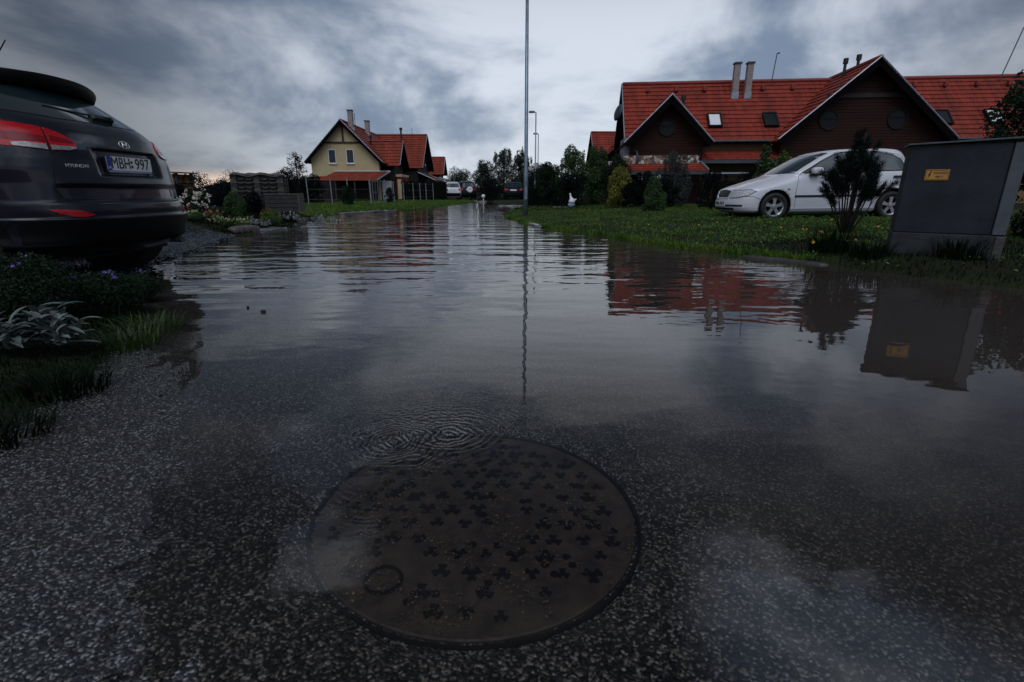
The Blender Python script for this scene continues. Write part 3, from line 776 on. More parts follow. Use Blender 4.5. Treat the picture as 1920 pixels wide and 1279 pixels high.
    wm.tube([(wxp + 0.04, 0.14, wz + 0.02), (float(c.rear(-0.1, wz + .03)) + 0.02, -0.12, wz + .03), (float(c.rear(-0.36, wz + .055)) + 0.015, -0.36, wz + .055)], [0.010, 0.007, 0.005], 6)
    wm.build('rear_wiper', M['black'], root)
    an = MB(); an.tube([(3.26, 0.0, 1.62), (3.475, 0.0, 1.86)], [0.007, 0.004], 6); an.build('antenna', M['black'], root)
    rr = MB()
    for s in (-1, 1):
        rr = MB(); rr.tube([(2.5, s * 0.56, zm(1.595)), (2.75, s * 0.55, zm(1.63)), (3.1, s * 0.54, zm(1.62)), (3.3, s * 0.53, zm(1.59))], 0.014, 6)
        rr.build('roof_rail', M['black'], root, True)
    sk = MB(); sk.box(0.5, 4.05, -0.62, 0.62, 0.17, 0.24); sk.build('underbody', M['seam'], root)
    ex_ = MB(); ex_.tube([(3.7, 0.45, 0.27), (4.32, 0.45, 0.25)], 0.03, 12); ex_.build('exhaust', M['gutter'], root)
    return root
suv = build_suv()

# ---- white hatchback on the grass
fab = Car([
    (0.15, 0.16, 3.84, 0.70, 0.45, 0.4), (0.20, 0.04, 3.92, 0.78, 0.50, 0.45), (0.27, 0.0, 3.95, 0.80, 0.55, 0.5), (0.36, 0.0, 3.96, 0.815, 0.58, 0.5), (0.44, 0.015, 3.955, 0.825, 0.60, 0.5),
    (0.52, 0.03, 3.95, 0.826, 0.62, 0.5), (0.60, 0.055, 3.93, 0.826, 0.64, 0.5), (0.645, 0.085, 3.92, 0.825, 0.66, 0.5), (0.68, 0.16, 3.91, 0.823, 0.70, 0.5), (0.72, 0.28, 3.905, 0.82, 0.75, 0.5), (0.78, 0.47, 3.89, 0.815, 0.78, 0.5), (0.84, 0.67, 3.87, 0.808, 0.75, 0.5),
    (0.89, 0.86, 3.85, 0.80, 0.65, 0.5), (0.92, 0.97, 3.84, 0.793, 0.50, 0.5), (0.945, 1.03, 3.82, 0.787, 0.38, 0.5), (0.98, 1.08, 3.80, 0.775, 0.32, 0.5), (1.08, 1.24, 3.75, 0.738, 0.30, 0.48), (1.18, 1.41, 3.70, 0.70, 0.30, 0.45), (1.28, 1.59, 3.655, 0.66, 0.30, 0.42),
    (1.36, 1.77, 3.60, 0.62, 0.32, 0.40), (1.405, 1.93, 3.54, 0.575, 0.35, 0.40), (1.43, 2.10, 3.44, 0.51, 0.38, 0.4), (1.445, 2.32, 3.25, 0.40, 0.3, 0.35), (1.452, 2.65, 3.0, 0.2, 0.15, 0.15)], 2.7, 2.6)
def build_hatch():
    root = empty('parked_hatchback', 'white five door hatchback parked on the grass verge beside the red roofed terrace', 'car', (4.72, 11.83, 0.15), R(0.5))
    root.rotation_euler = (0, R(-0.7), R(0.5))
    zs = np.unique(np.concatenate([np.linspace(0.15, 1.452, 84)]))
    fab.body('body', [M['whitepaint'], M['seam']], root, zs, 64, 30, [(0.80, 0.30, 0.335, -1), (0.80, 0.30, 0.335, 1), (3.26, 0.30, 0.335, -1), (3.26, 0.30, 0.335, 1)], M['seam'])
    nf = nose_fn(fab)
    patch('windscreen', [(-0.705, 0.955), (0.705, 0.955), (0.652, 1.16), (0.575, 1.355), (0.3, 1.375), (-0.3, 1.375), (-0.575, 1.355), (-0.652, 1.16)], nf, M['carglass'], root, 0.04, 0.005, 0.008)
    patch('rear_window', [(-0.60, 1.0), (0.60, 1.0), (0.5, 1.33), (-0.5, 1.33)], rear_fn(fab), M['carglass'], root, 0.04, 0.005, 0.008)
    patch('grille', [(-0.25, 0.475), (0.25, 0.475), (0.31, 0.61), (0.06, 0.635), (-0.06, 0.635), (-0.31, 0.61)], nf, M['black'], root, 0.02, 0.008, 0.012)
    g2 = MB()
    ring = [(float(fab.nose(y, z)) - 0.012, y, z) for y, z in ((-0.26, 0.468), (0.26, 0.468), (0.325, 0.617), (0.06, 0.645), (-0.06, 0.645), (-0.325, 0.617), (-0.26, 0.468))]
    g2.tube(ring, 0.010, 6); g2.build('grille_surround', M['chrome'], root)
    patch('lower_intake', [(-0.46, 0.19), (0.46, 0.19), (0.50, 0.262), (-0.50, 0.262)], nf, M['black'], root, 0.03, 0.006, 0.010)
    patch('bumper_strip', [(-0.68, 0.295), (0.68, 0.295), (0.68, 0.33), (-0.68, 0.33)], nf, M['black'], root, 0.02, 0.010, 0.014)
    pm = MB(); xn = float(fab.nose(0, 0.34)) - 0.022
    pm.box(xn - 0.008, xn, -0.26, 0.26, 0.30, 0.41); pp = pm.build('number_plate', M['platewhite'], root)
    for yy in (-0.18, -0.10, -0.02, 0.07, 0.14, 0.21):
        k = MB(); k.box(xn - 0.0105, xn - 0.0085, yy - 0.024, yy + 0.024, 0.322, 0.388); k.build('plate_mark', M['ink'], pp)
    for s in (-1, 1):
        sf = side_fn(fab, s)
        hl = patch('headlight', [(s * a, b) for a, b in [(0.335, 0.475), (0.58, 0.485), (0.725, 0.525), (0.775, 0.60), (0.72, 0.625), (0.36, 0.618)]], nf, M['lampglass'], root, 0.02, 0.009, 0.012)
        patch('panel_gap', strip([(s * a, b) for a, b in [(0.322, 0.465), (0.585, 0.475), (0.735, 0.517), (0.785, 0.60), (0.725, 0.636), (0.345, 0.63), (0.322, 0.465)]], 0.010), nf, M['seam'], root, 0.02, 0.004, 0)
        patch('side_window', [(1.36, 0.965), (2.43, 0.985), (2.43, 1.345), (2.20, 1.355), (2.02, 1.32), (1.72, 1.18)], sf, M['carglass'], root, 0.04, 0.005, 0.008)
        patch('side_window', [(2.49, 0.985), (3.44, 1.0), (3.47, 1.05), (3.37, 1.20), (3.20, 1.295), (2.95, 1.345), (2.49, 1.35)], sf, M['carglass'], root, 0.04, 0.005, 0.008)
        patch('rubbing_strip', [(1.19, 0.475), (2.43, 0.475), (2.43, 0.515), (1.19, 0.515)], sf, M['black'], root, 0.04, 0.012, 0.016)
        patch('rubbing_strip', [(2.45, 0.475), (2.98, 0.475), (2.98, 0.515), (2.45, 0.515)], sf, M['black'], root, 0.04, 0.012, 0.016)
        patch('sill', [(1.14, 0.185), (2.92, 0.185), (2.92, 0.245), (1.14, 0.245)], sf, M['whitepaint'], root, 0.05, 0.018, 0.022)
        for P in ([(1.22, 0.25), (1.20, 0.6), (1.24, 0.9), (1.33, 0.975), (1.72, 1.21), (2.05, 1.365), (2.44, 1.385), (3.0, 1.375), (3.30, 1.31), (3.46, 1.2), (3.55, 1.05), (3.50, 0.9), (3.33, 0.72), (2.98, 0.46), (2.92, 0.25)],
                  [(2.455, 0.25), (2.45, 0.7), (2.46, 1.0)], [(0.20, 0.50), (0.34, 0.50), (0.48, 0.44)]):
            patch('panel_gap', strip(P, 0.007), sf, M['seam'], root, 0.03, 0.003, 0)
        for P in ([(1.34, 0.955), (2.43, 0.975)], [(2.49, 0.975), (3.45, 0.99)], [(2.46, 0.97), (2.46, 1.36)], [(1.36, 0.965), (1.72, 1.19), (2.02, 1.332), (2.2, 1.368), (2.95, 1.358), (3.2, 1.308), (3.38, 1.21), (3.49, 1.04)]):
            patch('window_trim', strip(P, 0.020), sf, M['black'], root, 0.03, 0.0065, 0.004)
        for hx in (2.16, 3.30):
            y = s * (float(fab.side(hx, 0.86)) + 0.012)
            h = MB(); h.bev(hx - 0.10, hx + 0.10, y - 0.016, y + 0.016, 0.84, 0.885, 0.012); h.build('door_handle', M['black'], root)
        y = float(fab.side(1.62, 0.99))
        mm = MB(); c0, c1 = (y + 0.005, y + 0.175)
        V = []; Fc = []
        for yy, e in ((c0, .55), (c0 + .02, .85), (c0 + .06, 1), (c1 - .03, 1), (c1 - .008, .88), (c1, .6)):
            for q in range(16):
                a_ = 2 * math.pi * q / 16; cx_, cz_ = math.cos(a_), math.sin(a_)
                V.append((1.56 + 0.105 * e * math.copysign(abs(cx_) ** .6, cx_), s * yy, 0.995 + 0.068 * e * math.copysign(abs(cz_) ** .6, cz_)))
        for i in range(5):
            for q in range(16): Fc.append((i * 16 + q, i * 16 + (q + 1) % 16, i * 16 + 16 + (q + 1) % 16, i * 16 + 16 + q))
        Fc += [tuple(range(16)), tuple(range(80, 96))]
        mm.add(V, Fc); mo = mm.build('wing_mirror', M['whitepaint'], root, True)
        fm = MB(); fm.bev(1.44, 1.64, min(s * (y - .03), s * (y + .10)), max(s * (y - .03), s * (y + .10)), 0.90, 0.935, 0.008); fm.build('mirror_foot', M['black'], mo)
        patch('pillar_trim', [(1.27, 0.955), (1.355, 0.962), (1.70, 1.175), (1.66, 1.175)], sf, M['black'], root, 0.03, 0.004, 0.006)
        patch('indicator', [(1.02, 0.62), (1.08, 0.62), (1.08, 0.655), (1.02, 0.655)], sf, M['clearlens'], root, 0.02, 0.008, 0.010)
        patch('taillight', [(3.62, 0.62), (3.86, 0.62), (3.84, 0.94), (3.70, 0.94)], sf, M['redlens'], root, 0.03, 0.006, 0.010)
        for x in (0.80, 3.26):
            wheel(root, x, s * 0.725, 0.285, 0.290, s, 5, 0.66)
    ub = MB(); ub.box(0.4, 3.6, -0.55, 0.55, 0.14, 0.20); ub.build('underbody', M['seam'], root)
    return root
hatch = build_hatch()

# ---- small far cars, tails towards us
def far_car(label, loc, rz, paint, h, w, L_, boxy, extra=None):
    root = empty('parked_car', label, 'car', loc, rz)
    k = 0.12 if boxy else 0.45
    c = Car([(0.2, 0.15, L_ - 0.1, w * .88, .5, .3), (0.35, 0, L_, w * .97, .6, .35), (0.6, 0.03, L_, w, .6, .35), (0.8, 0.3, L_ - 0.03, w, .8, .35), (h * .62, 0.9, L_ - 0.08, w * .97, .8, .35),
             (h * .68, 1.2, L_ - 0.12 - k * .25, w * .93, .7, .35), (h * .93, 1.9, L_ - 0.15 - k, w * .78, .6, .35), (h, 2.2, L_ - 0.5 - k, w * .62, .4, .3)], 2.5, 3.0)
    c.body('body', paint, root, np.linspace(0.2, h, 30), 24, 8)
    rf = rear_fn(c)
    patch('rear_window', [(-w * .74, h * .69), (w * .74, h * .69), (w * .62, h * .915), (-w * .62, h * .915)], rf, M['carglass'], root, .08, .008, .012)
    z0 = h * .52
    for s in (-1, 1):
        patch('taillight', [(s * w * .62, z0), (s * w * .90, z0), (s * w * .88, z0 + .16), (s * w * .66, z0 + .14)], rf, M['redlens'], root, .05, .01, .014)
        patch('side_window', [(1.7, h * .69), (L_ - .75 - k * .3, h * .69), (L_ - .9 - k, h * .9), (2.1, h * .9)], side_fn(c, s), M['carglass'], root, .08, .008, .012)
        for x in (.8, L_ - .75):
            wheel(root, x, s * (w - .1), .3, .3, s)
    pm = MB(); xx = float(c.rear(0, z0 + .03)); pm.box(xx, xx + .02, -.26, .26, z0 - .03, z0 + .08); pm.build('number_plate', M['platewhite'], root)
    patch('bumper', [(-w * .9, .32), (w * .9, .32), (w * .9, .52), (-w * .9, .52)], rf, M['clad'], root, .08, .02, .03)
    if extra: extra(root, c)
    return root
def place_rear(x, y, rz, L_):   # root so that the tail centre stands at x, y
    return (x - L_ * math.cos(rz), y - L_ * math.sin(rz), gz(x, y))
rz = R(-90)
far_car('black saloon parked nose away behind the near street lamp at the hedge', place_rear(0.12, 44.0, rz, 4.3), rz, M['darkpaint'], 1.42, 0.83, 4.3, False)
def white_low(root, c):
    patch('dark_skirt', [(-.70, .30), (.70, .30), (.70, .60), (-.70, .60)], rear_fn(c), M['clad'], root, .08, .024, .03)
rz2 = R(-78)
far_car('small white boxy car with a dark bumper at the end of the far hedge', place_rear(-5.55, 50.0, rz2, 3.8), rz2, M['whitepaint'], 1.62, 0.78, 3.8, True, white_low)
def spare(root, c):
    m = MB(); x = float(c.rear(0.1, .85)); Mx = Matrix.Translation((x, .12, .92)) @ Matrix.Rotation(R(90), 4, 'Y')
    m.lathe([(.30, 0), (.30, .14), (.25, .18), (.12, .19), (.10, .17), (.001, .17)], 24, 0, Mx); m.build('spare_wheel_cover', M['white'], root, True)
    r = MB(); r.box(1.9, 3.1, -.5, .5, 1.71, 1.76); r.build('roof_panel', M['trim'], root)
far_car('dark off-road car with a white spare wheel cover on its tail', place_rear(-4.35, 53.0, rz2, 4.0), rz2, M['darkpaint'], 1.72, 0.84, 4.0, True, spare)

# ------------------------------------------------------------------ houses
def roof_plane(mb, a, b, up, n, step=0.055, mi=0, upb=None):
    """courses of tiles: eave from a to b, 'up' leads from eave to ridge"""
    a, b, up = Vector(a), Vector(b), Vector(up)
    ub = Vector(upb) if upb else up
    nrm = (b - a).cross(up).normalized()
    W = (b - a).length; Hh = up.length
    for i in range(n):
        lo = up * (i / n); hi = up * ((i + 1.12) / n if i < n - 1 else 1)
        lb = ub * (i / n); hb = ub * ((i + 1.12) / n if i < n - 1 else 1)
        p = [a + lo + nrm * step, b + lb + nrm * step, b + hb + nrm * 0.004, a + hi + nrm * 0.004, a + lo - nrm * 0.02, b + lb - nrm * 0.02]
        v0 = Hh * i / n; v1 = Hh * (i + 1) / n
        mb.add(p, [(0, 1, 2, 3), (4, 5, 1, 0), (0, 3, 4), (1, 5, 2)], mi,
               [[(0, v0), (W, v0), (W, v1), (0, v1)], [(0, v0), (W, v0), (W, v0), (0, v0)], [(0, v0)] * 3, [(W, v0)] * 3])
    # underside boards
    mb.add([a - nrm * 0.06, b - nrm * 0.06, b + ub - nrm * 0.06, a + up - nrm * 0.06], [(3, 2, 1, 0)], 1)

def gable_roof(parent, name, x0, x1, half, ze, zr, n, tile, ridge_axis='x', yc=0.0, over=0.0):
    m = MB()
    if ridge_axis == 'x':
        roof_plane(m, (x0, yc - half, ze), (x1, yc - half, ze), (0, half, zr - ze), n)
        roof_plane(m, (x1, yc + half, ze), (x0, yc + half, ze), (0, -half, zr - ze), n)
        rp = [((x0 + (x1 - x0) * t), yc, zr + 0.05) for t in np.linspace(0, 1, 12)]
    else:   # ridge along y from y=x0 (front) to y=x1, centred on x=yc
        roof_plane(m, (yc - half, x1, ze), (yc - half, x0, ze), (half, 0, zr - ze), n)
        roof_plane(m, (yc + half, x0, ze), (yc + half, x1, ze), (-half, 0, zr - ze), n)
        rp = [(yc, (x0 + (x1 - x0) * t), zr + 0.05) for t in np.linspace(0, 1, 8)]
    o = m.build(name, [tile, M['fascia']], parent)
    k = MB(); k.tube(rp, 0.11, 10); k.build('ridge_cap', M['ridge'], o, True)
    return o

def barge(parent, pts, name, mat_, w=0.03, d=0.20):
    """board along a rake: pts from eave to ridge to eave in a vertical plane"""
    m = MB()
    for a, b in zip(pts[:-1], pts[1:]):
        a, b = Vector(a), Vector(b)
        t = (b - a).normalized()
        side = t.cross(Vector((0, 0, 1))).normalized(); dn = t.cross(side).normalized()
        if dn.z > 0: dn = -dn
        vs = [a + side * w, b + side * w, b - side * w, a - side * w]
        vs2 = [v + dn * d for v in vs]
        m.add(vs + vs2, [(0, 1, 2, 3), (7, 6, 5, 4), (0, 4, 5, 1), (1, 5, 6, 2), (2, 6, 7, 3), (3, 7, 4, 0)])
    return m.build(name, mat_, parent)

def round_window(parent, x, y, z, r):
    Mx = Matrix.Translation((x, y, z)) @ Matrix.Rotation(R(90), 4, 'X')
    f = MB(); f.lathe([(r * .86, 0.0), (r * .86, 0.05), (r * 1.12, 0.06), (r * 1.16, -0.02)], 28, 0, Mx); 
    o = f.build('window', M['darkframe'], parent, False)
    p = MB(); p.lathe([(r * .88, 0.012), (0.001, 0.012)], 28, 0, Mx); p.build('pane', M['roundpane'], o)
    b = MB(); b.box(x - r * .9, x + r * .9, y - 0.05, y - 0.014, z + 0.02, z + 0.10); b.build('frame', M['darkframe'], o)
    return o

def skylight(parent, x, s, half, ze, zr, white):
    """s: distance down from the ridge, on the front slope"""
    k = (zr - ze) / half
    ang = math.atan2(zr - ze, half)
    Mx = Matrix.Translation((x, -s, zr - k * s)) @ Matrix.Rotation(ang, 4, 'X')
    f = MB()
    for a in ((-.36, -.28, -.5, .5), (.28, .36, -.5, .5), (-.279, .279, -.5, -.42), (-.279, .279, .42, .5)): f.box(a[0], a[1], a[2], a[3], 0.0, 0.15, 0, Mx)
    o = f.build('window', M['whiteframe'] if white == 2 else M['darkframe'], parent)
    p = MB(); p.box(-.279, .279, -.419, .419, 0.03, 0.115, 0, Mx); p.build('pane', M['skypane'] if white == 1 else M['pane'], o)

M['skypane'] = mat('sky_reflection_pane', (0.75, 0.77, 0.80), 0.25, 0, 0.03, 2, coat=0.5)  # bright sky reflection painted into the pane as a pale colour

def wing(parent, xc, half, front, ze, zr, tile, wallm, n, depth=6.0, nwin=1, zg=0.0, trim=True):
    o = gable_roof(parent, 'wing_roof', front - 0.55, depth + front, half + 0.30, ze - 0.22, zr, n, tile, 'y', xc)
    k = (zr - ze + 0.22) / (half + 0.30)
    m = MB()
    hh = half - 0.05
    m.prism([(xc - hh, zg), (xc + hh, zg), (xc + hh, zr - k * hh - 0.12), (xc, zr - 0.14), (xc - hh, zr - k * hh - 0.12)], -(front + 0.0), -(front + 3.5), 0, Matrix(((1, 0, 0, 0), (0, 0, -1, 0), (0, 1, 0, 0), (0, 0, 0, 1))))
    m.build('gable_wall', wallm, parent)
    e = half + 0.30
    fp = [(xc - e, front - 0.56, ze - 0.20), (xc, front - 0.56, zr + 0.03), (xc + e, front - 0.56, ze - 0.20)]
    barge(parent, fp, 'barge_board', M['fascia'], 0.03, 0.26)
    if trim:
        t = MB()
        for a, b in zip(fp[:-1], fp[1:]):
            t.tube([Vector(a) + Vector((0, -0.035, 0.05)), Vector(b) + Vector((0, -0.035, 0.05))], 0.035, 6)
        t.build('verge_trim', M['trim'], o)
    if nwin == 1: round_window(parent, xc - 0.05, front - 0.0, ze + 0.58, 0.36)
    elif nwin == 2:
        for dx in (-1.62, 1.55): round_window(parent, xc + dx, front, ze + 0.78, 0.43)
        b = MB(); b.box(xc - 1.9, xc + 1.9, front - 0.06, front - 0.003, ze + 1.75, ze + 1.93); b.build('tie_beam', M['timber'], parent)
    return o

def lean_to(parent, x0, x1, y_hi, y_lo, z_hi, z_lo, tile, posts=True, zg=0.1, ends=True):
    m = MB(); roof_plane(m, (x0, y_lo, z_lo), (x1, y_lo, z_lo), (0, y_hi - y_lo, z_hi - z_lo), 4, 0.04)
    o = m.build('porch_roof', [tile, M['fascia']], parent)
    f = MB(); f.box(x0, x1, y_lo - 0.05, y_lo - 0.004, z_lo - 0.16, z_lo - 0.005); f.build('gutter', M['gutter'], o)
    if ends:
        t = MB()
        for x in (x0, x1): t.tube([(x, y_lo, z_lo + 0.06), (x, y_hi, z_hi + 0.06)], 0.045, 6)
        t.tube([(x0, y_hi, z_hi + 0.06), (x1, y_hi, z_hi + 0.06)], 0.035, 6)
        t.build('verge_trim', M['trim'], o)
    if posts:
        for k in range(int((x1 - x0) / 2) + 1):
            x = x0 + 0.15 + (x1 - x0 - 0.3) * k / max(1, int((x1 - x0) / 2))
            p = MB(); p.box(x - 0.06, x + 0.06, y_lo + 0.1, y_lo + 0.22, zg, z_lo + 0.04); p.build('porch_post', M['timber'], parent)
    return o

def main_block(root, L_, half, ze, zr, tile, endwall, frontwall, zg, n=14, ov=0.45):
    o = gable_roof(root, 'roof', -0.45, L_ + 0.45, half, ze, zr, n, tile, 'x', 0.0)
    k = (zr - ze) / half; hw = half - 0.45
    for nm, xa, xb, mm in (('end_wall', 0.0, 0.3, endwall), ('end_wall', L_ - 0.3, L_, endwall)):
        m = MB(); m.prism([(-hw, zg), (hw, zg), (hw, zr - k * hw - 0.1), (0, zr - 0.1), (-hw, zr - k * hw - 0.1)], xa, xb, 0, Matrix(((0, 0, 1, 0), (1, 0, 0, 0), (0, 1, 0, 0), (0, 0, 0, 1))))
        m.build(nm, mm, root)
    for y0, y1, mm in ((-hw, -hw + 0.3, frontwall), (hw - 0.3, hw, frontwall)):
        m = MB(); m.box(0.302, L_ - 0.302, y0, y1, zg, zr - k * hw - 0.1); m.build('wall', mm, root)
    for x in (-0.47, L_ + 0.47):
        barge(root, [(x, -half, ze + 0.03), (x, 0, zr + 0.04), (x, half, ze + 0.03)], 'barge_board', M['fascia'], 0.03, 0.24)
    t = MB()
    t.tube([(-0.49, -half, ze + 0.07), (-0.49, 0, zr + 0.08)], 0.035, 6); t.tube([(-0.49, half, ze + 0.07), (-0.49, 0, zr + 0.08)], 0.035, 6)
    t.build('verge_trim', M['trim'], o)
    gt = MB(); gt.tube([(-0.4, -half - 0.06, ze - 0.02), (L_ + 0.4, -half - 0.06, ze - 0.02)], 0.06, 8); gt.build('gutter', M['gutter'], o)
    sf = MB(); sf.box(0.1, L_ - 0.1, -half + 0.05, -half + 0.46, ze - 0.10, ze - 0.06); sf.build('soffit', M['fascia'], o)
    return o

def chimney(roof, x, y, z0, z1, w=0.31):
    m = MB(); m.box(x - w / 2, x + w / 2, y - w / 2, y + w / 2, z0, z1 - 0.08); o = m.build('chimney', M['chimney'], roof)
    c = MB(); c.bev(x - w / 2 - 0.05, x + w / 2 + 0.05, y - w / 2 - 0.05, y + w / 2 + 0.05, z1 - 0.08, z1, 0.02); c.build('chimney_cap', M['chimcap'], roof)
    fl = MB(); fl.box(x - w / 2 - 0.03, x + w / 2 + 0.03, y - w / 2 - 0.03, y + w / 2 + 0.03, z0 + 0.15, z0 + 0.5); fl.build('chimney_flashing', M['trim'], roof)
def pipe(roof, x, y, z0, z1, r=0.07, cap=True):
    m = MB(); m.tube([(x, y, z0), (x, y, z1)], r, 10)
    if cap: m.tube([(x, y, z1 - 0.25), (x, y, z1)], r * 1.7, 10)
    m.build('vent_pipe', M['black'], roof)
def aerial(roof, x, y, z0, z1, lean=0.0):
    m = MB(); m.tube([(x, y, z0), (x + lean, y, z1)], 0.025, 6); m.tube([(x + lean, y, z1), (x + lean + 0.14, y, z1 + 0.01)], 0.035, 6); m.build('aerial', M['gutter'], roof)

ZE, ZR, HALF = 3.30, 6.85, 3.35
# --- right terrace, ridge parallel to the picture
hr = empty('terraced_house', 'long red tiled terrace with dark timber gables and skylights behind the white hatchback', 'house', (6.80, 32.0, 0.0), R(-6))
rr_ = main_block(hr, 31.0, HALF, ZE, ZR - 0.22, M['tile'], M['wood_dark'], M['tan'], 0.1)
w1 = wing(hr, 1.50, 1.86, -4.45, 3.28, 5.22, M['tile'], M['wood_red'], 8, 5.0, 1)
w2 = wing(hr, 10.95, 3.80, -3.95, 3.40, 6.74, M['tile'], M['wood_red'], 14, 4.4, 2)
chimney(rr_, 5.55, -0.85, 5.5, 7.48); chimney(rr_, 6.22, -0.85, 5.5, 7.48)
pipe(rr_, 2.65, -1.9, 4.6, 5.75); 
pipe(w2, 10.55, -2.0, 5.9, 7.3); pipe(w2, 10.92, -2.5, 6.2, 7.35)
aerial(rr_, 7.6, -0.3, 6.4, 8.0, 0.12); aerial(rr_, 19.2, -0.3, 6.4, 8.9, 0.55)
for x, wf in ((4.25, 1), (7.1, 0), (15.5, 0), (17.9, 1)): skylight(hr, x, 2.35, HALF, ZE, ZR, wf)
for k in range(14):
    x = 0.9 + k * 1.55
    if 9.6 < x < 12.6 or 5.0 < x < 6.6: continue
    m = MB(); m.bev(x - 0.09, x + 0.09, -0.72, -0.5, 6.16, 6.40, 0.03); m.build('roof_vent', M['ridge'], rr_)
lean_to(hr, -1.35, 3.25, -4.6, -6.2, 2.16, 1.72, M['tile'], True, 0.15)
lean_to(hr, 3.3, 7.7, -2.9, -4.5, 2.85, 2.30, M['tile'], False, 0.15, False)
lean_to(hr, 7.8, 14.6, -4.1, -5.7, 2.3, 1.85, M['tile'], True, 0.15)
m = MB(); m.box(-0.62, 3.1, -4.75, -4.52, 2.05, 2.52); m.build('stone_balcony', M['stonewall'], hr)
m = MB(); m.box(-0.60, -0.02, -4.30, -2.2, 2.05, 3.42); m.build('side_panel', M['wood_grey'], hr)
m = MB(); m.tube([(-0.62, -3.45, 3.25), (-0.62, -3.7, 3.0), (0.02, -4.65, 2.72), (0.05, -4.80, 2.5), (0.05, -4.80, 2.0)], 0.05, 8); m.build('downpipe', M['gutter'], hr, True)
m = MB(); m.box(3.5, 5.3, -5.6, -4.6, 1.60, 1.67); m.build('awning', M['trim'], hr)
m = MB()   # satellite dish on the end wall
Mx = Matrix.Translation((-0.75, -1.2, 5.05)) @ Matrix.Rotation(R(-70), 4, 'Z') @ Matrix.Rotation(R(75), 4, 'X')
m.lathe([(0.001, 0.10), (0.2, 0.085), (0.36, 0.035), (0.46, -0.03), (0.46, -0.045), (0.3, 0.045), (0.001, 0.085)], 24, 0, Mx)
m.tube([Mx @ Vector((0, -0.4, 0.0)), Mx @ Vector((0, -0.35, -0.5))], 0.02, 6); m.tube([Mx @ Vector((0, -0.35, -0.5)), Mx @ Vector((0, -0.30, -0.60))], 0.05, 8)
m.tube([Mx @ Vector((0, 0, 0.1)), (-0.45, -1.2, 4.6)], 0.03, 6)
m.build('satellite_dish', M['gutter'], hr, True)

# --- left terrace with the yellow gable end
hl = empty('terraced_house', 'yellow gable ended terrace with orange red roofs across the water', 'house', (-15.25, 49.0, 0.0), R(90))
rl = main_block(hl, 29.0, HALF + 0.2, ZE, ZR, M['tile_orange'], M['plaster'], M['wood_dark'], 0.05)
wa = wing(hl, 3.2, 1.95, -4.2, 3.30, 5.42, M['tile_orange'], M['wood_dark'], 8, 4.6, 0)
wb = wing(hl, 13.0, 3.8, -5.0, 3.45, 6.95, M['tile_orange'], M['wood_dark'], 14, 5.2, 0)
wc = wing(hl, 27.0, 1.95, -5.2, 3.30, 5.42, M['tile_orange'], M['wood_dark'], 8, 5.2, 0)
chimney(rl, 1.3, -0.45, 6.0, 7.95, 0.42); chimney(rl, 6.9, -0.45, 6.0, 7.75, 0.42)
aerial(rl, 4.2, 0.0, 6.6, 8.0, 0.0)
pipe(rl, 2.3, -1.9, 4.7, 5.9); pipe(wb, 11.6, -2.9, 6.0, 7.6, 0.10)
aerial(wb, 11.2, -4.2, 6.6, 7.5); 
# local -x is the gable end facing us
def end_window(y, z0, z1, w):
    f = MB()
    for a in ((y - w / 2 - 0.06, y - w / 2, z0 - 0.06, z1 + 0.06), (y + w / 2, y + w / 2 + 0.06, z0 - 0.06, z1 + 0.06), (y - w / 2, y + w / 2, z0 - 0.06, z0), (y - w / 2, y + w / 2, z1, z1 + 0.06)):
        f.box(-0.04, -0.003, a[0], a[1], a[2], a[3])
    o = f.build('window', M['whiteframe'], hl)
    p = MB(); p.box(-0.025, -0.003, y - w / 2 + 0.001, y + w / 2 - 0.001, z0 + 0.001, z1 - 0.001); p.build('pane', M['pane'], o)
    s = MB(); s.box(-0.10, -0.003, y - w / 2 - 0.1, y + w / 2 + 0.1, z0 - 0.12, z0 - 0.062); s.build('sill', M['whiteframe'], o)
end_window(1.12, 3.32, 4.42, 0.58); end_window(-0.52, 3.32, 4.42, 0.58)
m = MB(); m.box(-0.08, -0.004, -1.72, 1.72, 4.98, 5.12); m.box(-0.085, -0.004, -0.07, 0.07, 5.121, 6.5); m.build('gable_timber', M['timber'], hl)
# lower end wall and the hipped porch along it
m = MB(); m.box(-0.03, -0.002, -2.9, 2.9, 1.75, 2.15); m.build('lower_wall', M['redwall'], hl)
m = MB()
A, B, C_, D_ = (-2.1, -3.3, 1.72), (-2.1, 2.0, 1.72), (-0.0, 1.0, 2.52), (-0.0, -3.3, 2.52)
roof_plane(m, B, A, (2.1, -1.0, 0.80), 5, 0.04, 0, (2.1, -0.75, 0.80))
o = m.build('porch_roof', [M['tile_orange'], M['fascia']], hl)
m = MB(); m.tube([(-2.12, -3.33, 1.76), (-0.02, -4.08, 2.56)], 0.06, 6); m.tube([(-0.03, -4.05, 2.58), (-0.03, 1.0, 2.58)], 0.045, 6); m.build('verge_trim', M['trim'], o)
for y in (-3.1, -1.3, 0.4, 1.8):
    m = MB(); m.box(-2.05, -1.93, y - 0.06, y + 0.06, 0.05, 1.75); m.build('porch_post', M['timber'], hl)
m = MB(); m.box(-0.10, -0.004, -2.92, 2.92, 0.1, 1.748); m.build('shaded_porch_wall', M['wood_dark'], hl)  # dark boards stand for the wall colour plus the shade under the porch
lean_to(hl, 8.8, 17.5, -5.05, -6.9, 2.75, 1.95, M['tile_orange'], True, 0.1)
lean_to(hl, 23.8, 29.2, -5.25, -6.9, 2.65, 1.95, M['tile_orange'], True, 0.1)
m = MB(); m.box(1.6, 4.9, -4.75, -4.23, 0.1, 2.15); m.build('entrance_block', M['redwall'], hl)
m = MB(); m.box(1.5, 5.0, -4.80, -4.22, 2.152, 2.38); m.build('lintel', M['cream'], hl)
